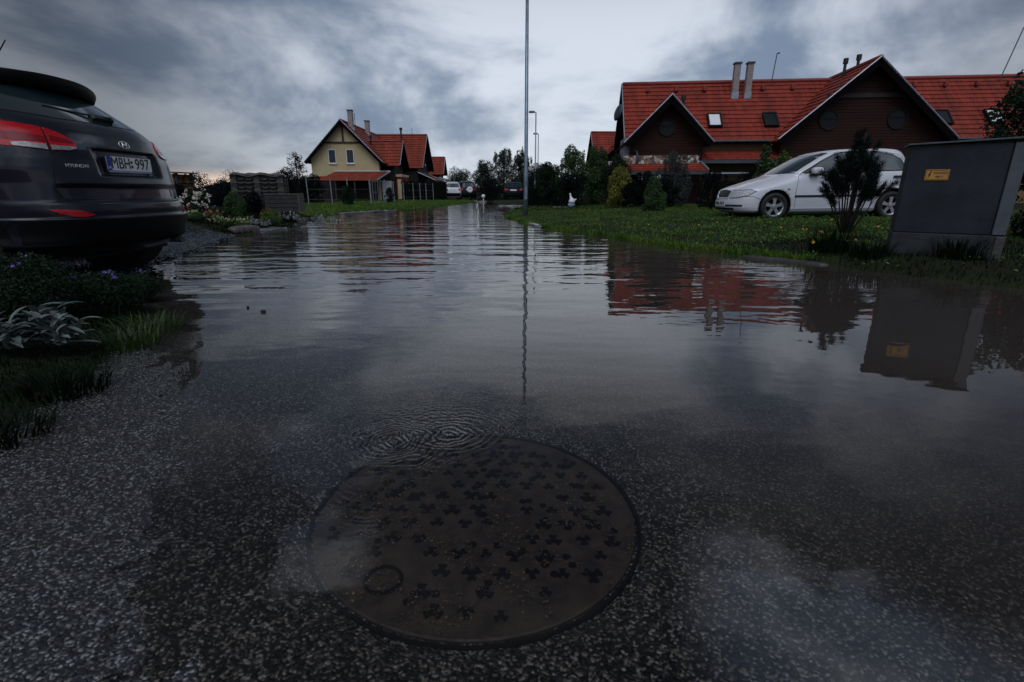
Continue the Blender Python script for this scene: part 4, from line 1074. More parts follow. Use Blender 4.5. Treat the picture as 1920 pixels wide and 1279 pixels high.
m = MB(); m.box(1.56, 1.598, -4.70, -4.35, 0.1, 1.9); m.build('corner_pier', M['cream'], hl)
m = MB(); m.box(17.4, 18.0, -6.6, -6.0, 0.1, 2.0); m.build('porch_pier', M['redwall'], hl)
m = MB(); m.box(0.2, 0.8, -4.0, -3.2, 0.1, 1.75); m.build('white_door', M['whiteframe'], hl)
for x, y, z in ((3.0, -4.25, 3.55), (13.9, -5.05, 3.75), (11.9, -5.05, 3.9)):
    m = MB(); m.lathe([(0.16, 0), (0.16, 0.06), (0.001, 0.09)], 16, 0, Matrix.Translation((x, y, z)) @ Matrix.Rotation(R(90), 4, 'X')); m.build('wall_lamp', M['white'], hl)
m = MB(); m.box(11.6, 14.3, -5.10, -5.06, 5.25, 5.35); m.build('tie_beam', M['trim'], hl)

# --- smaller terrace further off on the right
hb = empty('terraced_house', 'small red tiled house with a dark gable seen past the big terrace', 'house', (8.6, 56.0, 0.0))
rb = main_block(hb, 14.0, HALF, ZE - 0.2, ZR - 0.25, M['tile'], M['wood_dark'], M['tan'], 0.1)
wing(hb, 1.4, 1.95, -4.3, 3.05, 5.05, M['tile'], M['wood_dark'], 8, 4.8, 0, trim=False)
pipe(rb, -0.0 + 0.35, -2.2, 3.9, 5.1)

# ------------------------------------------------------------------ leaf builder
def leaf_mesh(P, Nn, L_, W_, fold=0.15, jitter=0.5):
    n = len(P)
    L_ = L_ * (1 + jitter * (rng.random(n) - 0.5)); W_ = W_ * (1 + jitter * (rng.random(n) - 0.5))
    r = rng.normal(size=(n, 3)); t = np.cross(Nn, r); t /= np.linalg.norm(t, axis=1, keepdims=True) + 1e-9
    b = np.cross(Nn, t)
    V = np.stack([P - t * L_[:, None] / 2, P + b * W_[:, None] / 2 + Nn * (fold * W_)[:, None], P + t * L_[:, None] / 2, P - b * W_[:, None] / 2 + Nn * (fold * W_)[:, None]], 1).reshape(-1, 3)
    F = np.arange(4 * n).reshape(n, 4)
    return V, F

LAT = rng.random((32, 32, 32))
def vnoise(p):
    i = np.floor(p).astype(int); f = p - i; f = f * f * (3 - 2 * f); o = 0
    for a in (0, 1):
        for b in (0, 1):
            for c in (0, 1):
                o = o + LAT[(i[:, 0] + a) % 32, (i[:, 1] + b) % 32, (i[:, 2] + c) % 32] * np.where(a, f[:, 0], 1 - f[:, 0]) * np.where(b, f[:, 1], 1 - f[:, 1]) * np.where(c, f[:, 2], 1 - f[:, 2])
    return o
def cloud(lobes, n, shell=0.55, gap=0.35, gscale=2.2):
    """points and normals scattered through ellipsoids, thinned by a coarse noise so that light shows through"""
    lob = np.array(lobes, float)
    w = (lob[:, 3] * lob[:, 4] * lob[:, 5]) ** (2 / 3); w /= w.sum()
    k = rng.choice(len(lob), n, p=w)
    d = rng.normal(size=(n, 3)); d /= np.linalg.norm(d, axis=1, keepdims=True)
    rad = np.where(rng.random(n) < shell, 0.78 + 0.30 * rng.random(n) ** 1.5, rng.random(n) ** (1 / 3))
    P = lob[k, :3] + d * lob[k, 3:6] * rad[:, None]
    q = P / lob[:, 3:6].mean() * gscale * 0.55
    nz = vnoise(q + rng.random(3) * 20) * 0.65 + vnoise(q * 2.3 + 7) * 0.35
    keep = nz > gap * 0.62 + 0.10 * (rng.random(n) - .5)
    P = P[keep]; d = d[keep]
    Nn = d * 0.6 + rng.normal(size=d.shape) * 0.6 + np.array([0, 0, 0.35])
    Nn /= np.linalg.norm(Nn, axis=1, keepdims=True)
    return P, Nn

def limbs(h, r, tips, mat_, parent, name='trunk', lean=(0, 0), split=0.35):
    m = MB()
    top = Vector((lean[0], lean[1], h))
    m.tube([(0, 0, -0.08), (lean[0] * .2, lean[1] * .2, h * .3), (lean[0] * .6, lean[1] * .6, h * .65), top], [r, r * .8, r * .55, r * .2], 8)
    for t in tips:
        t = Vector(t); s = Vector((lean[0] * split, lean[1] * split, h * (split + 0.25 * random.random())))
        mid = (s + t) / 2 + Vector((random.uniform(-.1, .1), random.uniform(-.1, .1), 0.06)) * h * 0.3
        m.tube([s, mid, t], [r * .45, r * .28, r * .08], 6)
    return m.build(name, mat_, parent, True)

def tree(name, label, cat, x, y, h, w, n, leaf, lm, bm=None, group=None, cone=0.0, trunk=0.25, nl=7, gap=0.4, bare=0.18, z=None, dep=None, aspect=0.55, spikes=6):
    """bushy plant: lobes spread over a crown of height h and width w; cone > 0 narrows it upward"""
    z = gz(x, y) if z is None else z
    root = empty(name, label, cat, (x, y, z), 0, group)
    dep = dep or w
    lob = []
    for i in range(int(nl * 2.2)):
        t = ((i + 0.5 * random.random()) / (nl * 2.2)) ** 0.9
        prof = (1 - cone * t) * math.sqrt(max(0.06, 1 - (1.75 * t - 0.75) ** 2))
        sr = (0.13 + 0.10 * random.random()) * (0.55 + 0.45 * prof)
        a = i * 2.4 + random.random() * 0.8; off = max(0.0, 0.5 * prof - sr) * (0.45 + 0.55 * random.random())
        lob.append((math.cos(a) * off * w, math.sin(a) * off * dep, h * (bare + (0.93 - bare) * t), sr * w, sr * dep, max(sr * w * random.uniform(.8, 1.4), h * (1 - bare) * 0.10)))
    for i in range(spikes):      # upright leader shoots that break the outline
        a = random.random() * 6.28; o_ = random.random() ** 0.7 * 0.36 * (1 - cone); q = h * random.uniform(.72, .96) * (1 - 0.35 * o_)
        lob.append((math.cos(a) * o_ * w, math.sin(a) * o_ * dep, q, w * .045, dep * .045, h * random.uniform(.06, .13)))
    P, Nn = cloud(lob, n, 0.55, gap)
    V, F_ = leaf_mesh(P, Nn, leaf, leaf * aspect)
    npmesh('crown' if cat == 'tree' else 'foliage', V, F_, lm, root)
    limbs(h * 0.85, trunk * h * 0.09, [(l[0], l[1], l[2]) for l in lob[:nl]], bm or M['bark'], root, 'trunk' if cat == 'tree' else 'stem')
    return root

def box_hedge(label, x0, y0, x1, y1, h, thick, n, leaf, lm):
    a = Vector((x0, y0, 0)); b = Vector((x1, y1, 0)); d = (b - a); Ln = d.length; ang = math.atan2(d.y, d.x)
    c = (a + b) / 2
    root = empty('hedge', label, 'hedge', (c.x, c.y, gz(c.x, c.y)), ang)
    u = rng.random((n, 3)); P = np.stack([(u[:, 0] - .5) * Ln, (u[:, 1] - .5) * thick, u[:, 2] * h], -1)
    f = rng.integers(0, 4, n); e = 1 + 0.06 * rng.normal(size=n)
    P[f == 0, 1] = -thick / 2 * e[f == 0]; P[f == 1, 2] = h * e[f == 1]; P[f == 2, 1] = -thick / 2 * e[f == 2]
    P += rng.normal(size=P.shape) * 0.025
    Nn = rng.normal(size=P.shape); Nn /= np.linalg.norm(Nn, axis=1, keepdims=True)
    V, F_ = leaf_mesh(P, Nn, leaf, leaf * .6)
    npmesh('foliage', V, F_, lm, root)
    m = MB(); m.box(-Ln / 2 + .04, Ln / 2 - .04, -thick / 2 + .06, thick / 2 - .06, -0.05, h - .06); m.build('inner_twigs', M['bark'], root)
    return root

# ---- trees and shrubs (right side)
T_ = tree
T_('birch_tree', 'thin grey green tree, leftmost behind the far end of the street', 'tree', -3.0, 60, 4.1, 3.6, 11000, 0.13, M['leaf_birch'], M['birch'], 'trees behind the far end of the street', gap=0.58, bare=0.0, spikes=12)
T_('birch_tree', 'tallest grey green tree behind the black saloon', 'tree', -0.9, 58, 5.2, 3.6, 16000, 0.13, M['leaf_birch'], M['birch'], 'trees behind the far end of the street', gap=0.54, bare=0.0, spikes=14)
T_('birch_tree', 'grey green tree right behind the near street lamp pole', 'tree', 1.0, 57, 5.1, 3.0, 14000, 0.13, M['leaf_birch'], M['birch'], 'trees behind the far end of the street', gap=0.54, bare=0.0, spikes=14)
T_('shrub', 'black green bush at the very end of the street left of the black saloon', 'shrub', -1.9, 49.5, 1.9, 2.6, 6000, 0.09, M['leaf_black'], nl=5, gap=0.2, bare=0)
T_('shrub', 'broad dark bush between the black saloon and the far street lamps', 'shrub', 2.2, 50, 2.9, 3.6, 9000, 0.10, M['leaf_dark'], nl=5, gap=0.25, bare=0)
for i, (px_, py_, hh, ww, lab) in enumerate([(-6.8, 70, 3.6, 5, 'low dark tree far behind the white boxy car'), (-3.9, 75, 3.4, 5, 'low dark tree far behind the off-road car'), (-9.5, 95, 4.0, 8, 'rounded dark tree beyond the right end of the yellow terrace'),
                                             (3.8, 72, 4.2, 5, 'dark tree far behind the two distant street lamps')]):
    T_('broadleaf_tree', lab, 'tree', px_, py_, hh, ww, 6000, 0.16, M['leaf_dark'], group='dark trees at the far end', nl=5, gap=0.3, bare=0.02)
T_('shrub', 'dark green shrub filling the gap right of the far street lamps', 'shrub', 2.1, 33.0, 2.3, 1.9, 11000, 0.08, M['leaf_dark'], nl=6, gap=0.3, bare=0.0, spikes=14)
T_('shrub', 'dark shrub with pointed shoots behind the low box hedge', 'shrub', 1.85, 25.5, 2.05, 1.7, 12000, 0.07, M['leaf_dark'], group='tall shrubs behind the verge', gap=0.42, bare=0.0, spikes=16)
T_('shrub', 'tall dark shrub with spiky top behind the white garden goose', 'shrub', 2.75, 24.5, 2.6, 1.8, 15000, 0.07, M['leaf_mid'], group='tall shrubs behind the verge', gap=0.36, bare=0.0, spikes=16)
T_('shrub', 'tallest dark green shrub in front of the small red house', 'shrub', 3.75, 24.0, 2.62, 1.7, 15000, 0.07, M['leaf_mid'], group='tall shrubs behind the verge', gap=0.36, bare=0.0, spikes=16)
T_('shrub', 'dark shrub between the tallest shrub and the yellow green bush', 'shrub', 4.65, 23.5, 2.05, 1.7, 12000, 0.07, M['leaf_dark'], group='tall shrubs behind the verge', gap=0.3, bare=0.0)
T_('shrub', 'black green shrub low behind the white garden goose', 'shrub', 2.5, 23.0, 1.35, 1.9, 7000, 0.06, M['leaf_black'], nl=4, gap=0.2, bare=0.0)
T_('shrub', 'yellow green bush with orange tips at the left end of the big terrace', 'shrub', 3.85, 19.0, 1.45, 1.25, 10000, 0.055, M['leaf_yellow'], nl=6, gap=0.42, bare=0.02)
T_('shrub', 'thin black green bush pressed against the yellow green bush', 'shrub', 4.1, 18.3, 0.95, 0.65, 4000, 0.05, M['leaf_black'], nl=4, gap=0.25, bare=0.0)
T_('shrub', 'black green bush right of the yellow green bush', 'shrub', 4.85, 19.5, 1.35, 1.1, 7000, 0.055, M['leaf_black'], nl=5, gap=0.25, bare=0.0)
T_('conifer', 'small spreading dark conifer on the open lawn', 'conifer', 4.1, 15.2, 0.95, 1.05, 9000, 0.06, M['leaf_mid'], cone=0.55, nl=6, gap=0.4, bare=0.02, aspect=0.3)
T_('shrub', 'tall grey leaved flowering bush before the stone balcony', 'shrub', 6.05, 19.8, 2.05, 1.6, 11000, 0.055, M['leaf_grey'], nl=7, gap=0.42, bare=0.02)
T_('shrub', 'dark bush between the grey flowering bush and the white hatchback', 'shrub', 7.2, 19.0, 1.25, 1.5, 8000, 0.055, M['leaf_black'], nl=5, gap=0.3, bare=0.0)
T_('shrub', 'dark bush at the foot of the grey flowering bush', 'shrub', 5.5, 18.9, 1.05, 1.2, 6000, 0.05, M['leaf_black'], nl=4, gap=0.25, bare=0.0)
T_('shrub', 'dark bush just in front of the nose of the white hatchback', 'shrub', 6.9, 16.4, 0.95, 1.7, 7000, 0.05, M['leaf_black'], nl=4, gap=0.3, bare=0.0)
T_('sapling', 'thin leafy sapling rising over the bonnet of the white hatchback', 'sapling', 7.55, 16.0, 1.95, 0.7, 1900, 0.075, M['leaf_mid'], nl=7, gap=0.75, bare=0.3)
T_('shrub', 'fresh green bush behind the windscreen of the white hatchback', 'shrub', 8.2, 16.2, 1.75, 0.95, 4500, 0.06, M['leaf_fresh'], nl=6, gap=0.5, bare=0.1)
T_('shrub', 'dark bush hidden behind the bonnet of the white hatchback', 'shrub', 7.9, 17.2, 1.35, 1.3, 6000, 0.055, M['leaf_black'], nl=5, gap=0.3, bare=0.0)
T_('broadleaf_tree', 'loose dark tree growing up behind the right of the electrical cabinet', 'tree', 8.3, 8.8, 2.40, 1.9, 5200, 0.085, M['leaf_dark'], gap=0.62, bare=0.22)
T_('shrub', 'dark shrub behind the left end of the electrical cabinet', 'shrub', 8.4, 12.9, 1.5, 0.7, 3000, 0.06, M['leaf_dark'], nl=5, gap=0.45, bare=0.05)
T_('shrub', 'black green bush to the right behind the electrical cabinet', 'shrub', 6.6, 6.2, 1.3, 1.2, 7000, 0.05, M['leaf_black'], nl=5, gap=0.25, bare=0.0)
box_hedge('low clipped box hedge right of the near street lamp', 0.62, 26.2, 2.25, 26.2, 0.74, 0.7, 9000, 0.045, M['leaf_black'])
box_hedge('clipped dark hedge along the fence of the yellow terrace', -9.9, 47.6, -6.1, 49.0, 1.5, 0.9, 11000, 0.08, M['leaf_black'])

# dwarf pine with several bare stems in front of the hatchback
def dwarf_pine(x, y):
    root = empty('dwarf_pine', 'dark many stemmed dwarf pine in front of the white hatchback', 'tree', (x, y, gz(x, y)))
    tips = []; m = MB()
    for i in range(17):
        a = i * 2.399; sp_ = 0.42 * math.sqrt((i + 0.5) / 17)
        h = 1.12 - 0.75 * (sp_ / 0.42) ** 2 * 0.75 + random.uniform(-.06, .06)
        tip = Vector((math.cos(a) * sp_, math.sin(a) * sp_ * .8, h))
        base = Vector((math.cos(a) * 0.03, math.sin(a) * 0.03, -0.05))
        mid = Vector((tip.x * .55, tip.y * .55, h * .42))
        m.tube([base, mid, tip], [0.013, 0.010, 0.005], 6)
        tips.append((tip, (tip - mid).normalized()))
        for k in range(4):
            t2 = mid.lerp(tip, 0.45 + 0.15 * k) + Vector((random.uniform(-.13, .13), random.uniform(-.1, .1), random.uniform(.0, .14)))
            m.tube([mid.lerp(tip, 0.3 + 0.15 * k), t2], [0.006, 0.003], 5)
            tips.append((t2, Vector((t2.x * .8, t2.y * .8, .35)).normalized()))
    for k in range(14):   # inner crown
        t2 = Vector((random.uniform(-.20, .24), random.uniform(-.16, .16), random.uniform(.55, 1.0))); tips.append((t2, Vector((t2.x * 2, t2.y * 2, .5)).normalized()))
    for k in range(9):   # leader
        t2 = Vector((random.uniform(-.05, .09), random.uniform(-.07, .07), 1.05 + 0.035 * k)); tips.append((t2, Vector((random.uniform(-.5, .5), random.uniform(-.5, .5), 1)).normalized()))
    m.tube([(0, 0, 0), (0.02, 0, .7), (0.05, 0, 1.36)], [0.02, 0.013, 0.004], 6)
    m.build('stem', M['bark'], root, True)
    P = []; D = []
    for t, d in tips:
        n = 210
        ax = rng.random(n)[:, None] * np.array(d) * 0.17 - np.array(d) * 0.10
        P.append(np.array(t) + ax + rng.normal(size=(n, 3)) * 0.014)
        q = rng.normal(size=(n, 3)) * .75 + np.array(d) * .9; q /= np.linalg.norm(q, axis=1, keepdims=True); D.append(q)
    P = np.concatenate(P); D = np.concatenate(D)
    n = len(P); s = np.cross(D, rng.normal(size=(n, 3))); s /= np.linalg.norm(s, axis=1, keepdims=True)
    L_ = (0.045 + 0.03 * rng.random(n))[:, None]; w = 0.0028
    V = np.stack([P - s * w, P + s * w, P + D * L_ + s * w * .4, P + D * L_ - s * w * .4], 1).reshape(-1, 3)
    npmesh('needles', V, np.arange(4 * n).reshape(n, 4), M['needle'], root)
dwarf_pine(4.83, 7.5)

# ---- left side planting
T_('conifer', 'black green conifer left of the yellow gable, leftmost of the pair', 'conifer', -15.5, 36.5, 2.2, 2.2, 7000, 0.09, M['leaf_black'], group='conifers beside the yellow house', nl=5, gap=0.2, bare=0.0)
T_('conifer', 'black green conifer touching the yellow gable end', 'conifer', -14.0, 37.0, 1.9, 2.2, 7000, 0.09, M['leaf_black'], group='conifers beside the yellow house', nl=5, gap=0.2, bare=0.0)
T_('broadleaf_tree', 'loose bare topped tree behind the left eave of the yellow house', 'tree', -24.2, 60, 5.2, 3.0, 3600, 0.15, M['leaf_black'], gap=0.7, bare=0.15)
T_('broadleaf_tree', 'low loose tree left of the yellow house behind the pallet stack', 'tree', -20.6, 48, 2.5, 2.6, 2600, 0.12, M['leaf_black'], gap=0.6, bare=0.1)
T_('shrub', 'rounded dark shrub standing alone on the far lawn behind the fence posts', 'shrub', -8.9, 28.5, 1.02, 0.95, 7000, 0.05, M['leaf_dark'], nl=5, gap=0.25, bare=0.0)
T_('shrub', 'dark shrub beside the fence corner in front of the white door', 'shrub', -8.35, 36.0, 1.05, 0.9, 4000, 0.05, M['leaf_black'], nl=5, gap=0.25, bare=0.0)
T_('shrub', 'dark leggy shrub with bare flower stalks behind the white roses', 'shrub', -9.1, 15.2, 1.1, 0.75, 1500, 0.055, M['leaf_black'], gap=0.72, bare=0.1, spikes=9)
T_('shrub', 'dark bush behind the round green bush', 'shrub', -7.8, 14.6, 0.66, 1.3, 6000, 0.05, M['leaf_black'], nl=4, gap=0.3, bare=0.0)
T_('shrub', 'dark bush between the firewood rack and the white roses', 'shrub', -7.6, 12.2, 0.62, 0.9, 5000, 0.045, M['leaf_black'], nl=4, gap=0.3, bare=0.0)
T_('shrub', 'dark bush under the left side of the pallet stack', 'shrub', -6.5, 13.0, 0.42, 1.0, 5000, 0.045, M['leaf_black'], nl=3, gap=0.25, bare=0.0)
T_('shrub', 'distant dark hedge bush at the left beyond the flower bed', 'shrub', -14.2, 25.0, 1.2, 3.4, 7000, 0.07, M['leaf_black'], nl=4, gap=0.3, bare=0.0)
T_('shrub', 'distant dark hedge bush left of the pallet stack', 'shrub', -16.0, 31.0, 1.25, 4.0, 7000, 0.08, M['leaf_black'], nl=4, gap=0.3, bare=0.0)
T_('shrub', 'round fresh green bush in the flower bed', 'shrub', -6.15, 11.6, 0.46, 0.62, 9000, 0.032, M['leaf_mid'], nl=5, gap=0.3, bare=0.0)

def blossoms(parent, pts, size, mat_, name='blossom', petals=7):
    P = []; Nn = []
    for p in pts:
        n = petals
        q = rng.normal(size=(n, 3)) * size * .33; P.append(np.array(p) + q)
        nn = rng.normal(size=(n, 3)) * .5 + np.array([0, -.5, .7]); Nn.append(nn / np.linalg.norm(nn, axis=1, keepdims=True))
    V, F_ = leaf_mesh(np.concatenate(P), np.concatenate(Nn), size * .75, size * .6)
    return npmesh(name, V, F_, mat_, parent)

rb_ = T_('rose_bush', 'dark rose bush covered in white blossoms beside the SUV', 'shrub', -6.35, 10.6, 0.48, 0.66, 7000, 0.035, M['leaf_dark'], nl=5, gap=0.35, bare=0.0)
blossoms(rb_, [(random.uniform(-.26, .3), random.uniform(-.3, -.05), 0.25 + 0.24 * random.random() - 0.2 * abs(k % 5 - 2) * .2) for k in range(46)], 0.058, M['petal_white'])

def flower_clump(label, x, y, w, h, lm, petal, nf, n=1500, leaf=0.03, psize=0.03, group='low flowering plants along the bed'):
    root = empty('flowering_plant', label, 'flowers', (x, y, gz(x, y)), 0, group)
    P, Nn = cloud([(0, 0, h * .45, w / 2, w * .35, h * .5), (w * .2, 0, h * .5, w * .3, w * .25, h * .45), (-w * .22, .02, h * .4, w * .28, w * .25, h * .4)], n, .6, .3)
    P[:, 2] = np.maximum(P[:, 2], 0.0)
    V, F_ = leaf_mesh(P, Nn, leaf, leaf * .5); npmesh('foliage', V, F_, lm, root)
    if nf: blossoms(root, [(random.uniform(-.48, .48) * w, random.uniform(-.35, .2) * w, h * random.uniform(.55, 1.05)) for _ in range(nf)], psize, petal)
    return root
flower_clump('cream flowered clump nearest the tail of the SUV', -5.75, 9.35, 0.42, 0.16, M['leaf_mid'], M['petal_cream'], 26)
flower_clump('salmon flowered clump among the cream flowers', -5.6, 9.75, 0.36, 0.19, M['leaf_mid'], M['petal_salmon'], 24)
flower_clump('cream flowered clump in the middle of the bed edge', -5.35, 9.65, 0.42, 0.17, M['leaf_mid'], M['petal_cream'], 30)
flower_clump('white flowered clump right of the cream flowers', -5.3, 10.1, 0.40, 0.18, M['leaf_fresh'], M['petal_cream'], 22)
flower_clump('leafy clump with pink and violet flowers under the rose bush', -6.1, 9.95, 0.42, 0.24, M['leaf_dark'], M['petal_pink'], 5)
flower_clump('leafy clump with violet flowers below the roses', -5.8, 10.2, 0.40, 0.22, M['leaf_dark'], M['petal_purple'], 5)
flower_clump('yellow green clump with orange red flowers beside the round bush', -5.75, 12.4, 0.48, 0.30, M['leaf_fresh'], M['petal_red'], 7, 1800)
flower_clump('plain green clump between the two silver patches', -5.5, 11.8, 0.55, 0.22, M['leaf_mid'], M['petal_yellow'], 5, 2200)
flower_clump('green clump below the round bush', -5.7, 11.0, 0.5, 0.16, M['leaf_mid'], M['petal_cream'], 3, 1800)
flower_clump('fresh green clump behind the far silver patch', -6.2, 14.2, 0.6, 0.22, M['leaf_fresh'], M['petal_yellow'], 4, 2200)

def silver_patch(label, x, y, w, h, nst, leaf, lm, grp=None, dep=0.6):
    """woolly grey leaves in rosettes"""
    root = empty('silver_leaf_plant', label, 'plant', (x, y, gz(x, y)), 0, grp)
    V = []; F_ = []
    for i in range(nst):
        cx = random.uniform(-.5, .5) * w; cy = random.uniform(-.5, .5) * w * dep
        hh = h * random.uniform(.5, 1) * (1 - 0.5 * (abs(cx) / (w * .5)) ** 2)
        for k in range(9):
            a = k * 2.4 + random.random(); el = random.uniform(0.1, 1.15); L_ = leaf * random.uniform(.7, 1.2)
            d = Vector((math.cos(a) * math.cos(el), math.sin(a) * math.cos(el), math.sin(el)))
            s = Vector((-math.sin(a), math.cos(a), 0)); up = d.cross(s) * -1
            if up.z < 0: up = -up
            base = Vector((cx, cy, hh * (.45 + .55 * k / 9))); o = len(V)
            n = 6
            for q in range(n + 1):
                t = q / n; wd = leaf * .155 * math.sin(math.pi * min(1, 0.10 + 0.88 * t)) ** .75
                c = base + d * L_ * t + Vector((0, 0, -0.32 * L_ * t * t)) 
                V += [c - s * wd + up * wd * .45, c + up * -0.0, c + s * wd + up * wd * .45]
            for q in range(n):
                b = o + q * 3
                F_ += [(b, b + 1, b + 4, b + 3), (b + 1, b + 2, b + 5, b + 4)]
    npmesh('leaves', V, F_, lm, root, smooth=True)
    return root
silver_patch('large silver woolly leaved plant at the near left edge of the road', -2.14, 2.20, 0.29, 0.23, 27, 0.098, M['silver'], None, 0.8)
silver_patch('silver leaved clump left of the concrete edging in the bed', -5.35, 10.7, 0.65, 0.24, 30, 0.06, M['silverdim'], 'silver clumps in the bed')
silver_patch('silver leaved clump furthest along the bed against the lawn', -5.2, 14.0, 1.05, 0.34, 46, 0.075, M['silverdim'], 'silver clumps in the bed')
silver_patch('silver leaved clump hanging over the water before the far one', -5.6, 13.0, 0.85, 0.28, 36, 0.07, M['silverdim'], 'silver clumps in the bed')

# ------------------------------------------------------------------ grass
def blades(name, X, Y, hmin, hmax, w, mats, kind='stuff', lean=0.5, label=None, dz=0.0):
    n = len(X); Z = ground_z(X, Y) - 0.01 + dz
    h = hmin + (hmax - hmin) * rng.random(n) ** 1.6
    a = rng.random(n) * 6.283; ln = h * lean * rng.random(n)
    dx, dy = np.cos(a), np.sin(a); sx_, sy_ = -dy, dx
    ww = w * (0.6 + 0.8 * rng.random(n))
    b = np.stack([X, Y, Z], -1); s = np.stack([sx_ * ww, sy_ * ww, 0 * ww], -1)
    mid = b + np.stack([dx * ln * .3, dy * ln * .3, h * .6], -1); tip = b + np.stack([dx * ln, dy * ln, h * (1 - 0.15 * rng.random(n))], -1)
    V = np.stack([b - s, b + s, mid + s * .8, mid - s * .8, tip + s * .12, tip - s * .12], 1).reshape(-1, 3)
    k = np.arange(n)[:, None] * 6
    F_ = np.concatenate([k + np.array([[0, 1, 2, 3]]), k + np.array([[3, 2, 4, 5]])], 1).reshape(-1, 4)
    o = npmesh(name, V, F_, mats)
    return tag(o, label, 'grass', None, kind)
def patchy(X, Y, f=1.3):
    return np.sin(X * f * 2.1 + 1.7 * np.sin(Y * f * 1.3)) * np.sin(Y * f * 1.9 + 1.1 * np.sin(X * f * 0.9)) 
def scatter(n, x0, x1, y0, y1, powr=1.0):
    return x0 + (x1 - x0) * rng.random(n), y0 + (y1 - y0) * rng.random(n) ** powr
X, Y = scatter(210000, -0.6, 15, 3.0, 24, 1.5)
d = X - xr(Y)
k = (d > -0.06) & (X < Y * 1.05 + 1) & (rng.random(len(X)) < 0.75 + 0.4 * patchy(X, Y))
X, Y = X[k], Y[k]
shade_ = (Y < 6.6 + 0.5 * patchy(X, Y, 1.7)) & (X > 3.0)
blades('shaded_verge_grass', X[shade_], Y[shade_], 0.02, 0.08, 0.004, M['grass_dark'], label='verge grass round the electrical cabinet with shade put into its colour', lean=1.0)  # same verge grass, darker blades imitate the shade in this corner
X, Y = X[~shade_], Y[~shade_]
blades('lawn_grass', X, Y, 0.015, 0.065, 0.005, M['grass'], label='green lawn grass of the right hand verge')
X, Y = scatter(9000, 0, 5.5, 5.6, 16, 1.3); Xe = xr(Y) + np.abs(rng.normal(size=len(Y))) * 0.10 - 0.04
blades('verge_edge_grass', Xe, Y, 0.03, 0.10, 0.005, M['grass'], label='longer grass hanging over the right water edge', lean=1.0)
# broad clover-like leaves in the verge
X, Y = scatter(34000, -0.3, 10, 4, 16, 1.3); k = (X - xr(Y) > 0.0) & (patchy(X, Y, 2.0) > -0.15) & ((Y > 6.4) | (X < 3.0) | (rng.random(len(X)) < 0.12)); X, Y = X[k], Y[k]
P = np.stack([X, Y, ground_z(X, Y) + 0.02 + 0.05 * rng.random(len(X))], -1); Nn = rng.normal(size=P.shape) * .4 + np.array([0, 0, 1]); Nn /= np.linalg.norm(Nn, axis=1, keepdims=True)
V, F_ = leaf_mesh(P, Nn, 0.036, 0.028)
tag(npmesh('clover', V, F_, M['leaf_fresh']), 'broad leaved clover spread through the right verge', 'ground cover', None, 'stuff')
X, Y = scatter(26, 0.5, 8, 4.2, 14, 1.0); k = (X - xr(Y) > 0.1); X, Y = X[k], Y[k]
P = np.stack([X, Y, ground_z(X, Y) + 0.08 + 0.05 * rng.random(len(X))], -1); Nn = np.tile(np.array([[0, -.5, .85]]), (len(P), 1)) + rng.normal(size=P.shape) * .2; Nn /= np.linalg.norm(Nn, axis=1, keepdims=True)
V, F_ = leaf_mesh(P, Nn, 0.028, 0.026)
tag(npmesh('verge_flowers', V, F_, M['petal_yellow']), 'tiny yellow wild flowers dotted through the right verge', 'flowers', None, 'stuff')
X, Y = scatter(70000, -14, -3, 14, 47, 1.2); k = (xl(Y) - X > 0.02) & (xl(Y) - X < 9); X, Y = X[k], Y[k]
blades('far_lawn_grass', X, Y, 0.03, 0.09, 0.012, M['grass'], label='short green lawn before the yellow terrace')
X, Y = scatter(14000, -4, 4, 18, 60, 1.0); k = (X - xr(Y) > 0.0) & (Y < 33) | ((Y > 43) & (np.abs(X + 2) < 4)); X, Y = X[k], Y[k]
blades('end_grass', X, Y, 0.03, 0.09, 0.014, M['grass_dark'], label='dark grass round the far end of the street')
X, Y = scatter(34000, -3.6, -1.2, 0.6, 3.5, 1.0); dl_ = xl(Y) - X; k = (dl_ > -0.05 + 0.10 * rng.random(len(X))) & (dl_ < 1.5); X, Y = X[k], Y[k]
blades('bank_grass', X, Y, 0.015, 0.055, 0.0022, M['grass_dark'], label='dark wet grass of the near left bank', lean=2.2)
X, Y = scatter(22000, -8.0, -4.6, 9.2, 15); k = (xl(Y) - X > 0.05); X, Y = X[k], Y[k]
blades('bed_ground_cover', X, Y, 0.03, 0.09, 0.006, M['grass_dark'], label='low dark greenery between the flowers of the left bed', lean=1.0)

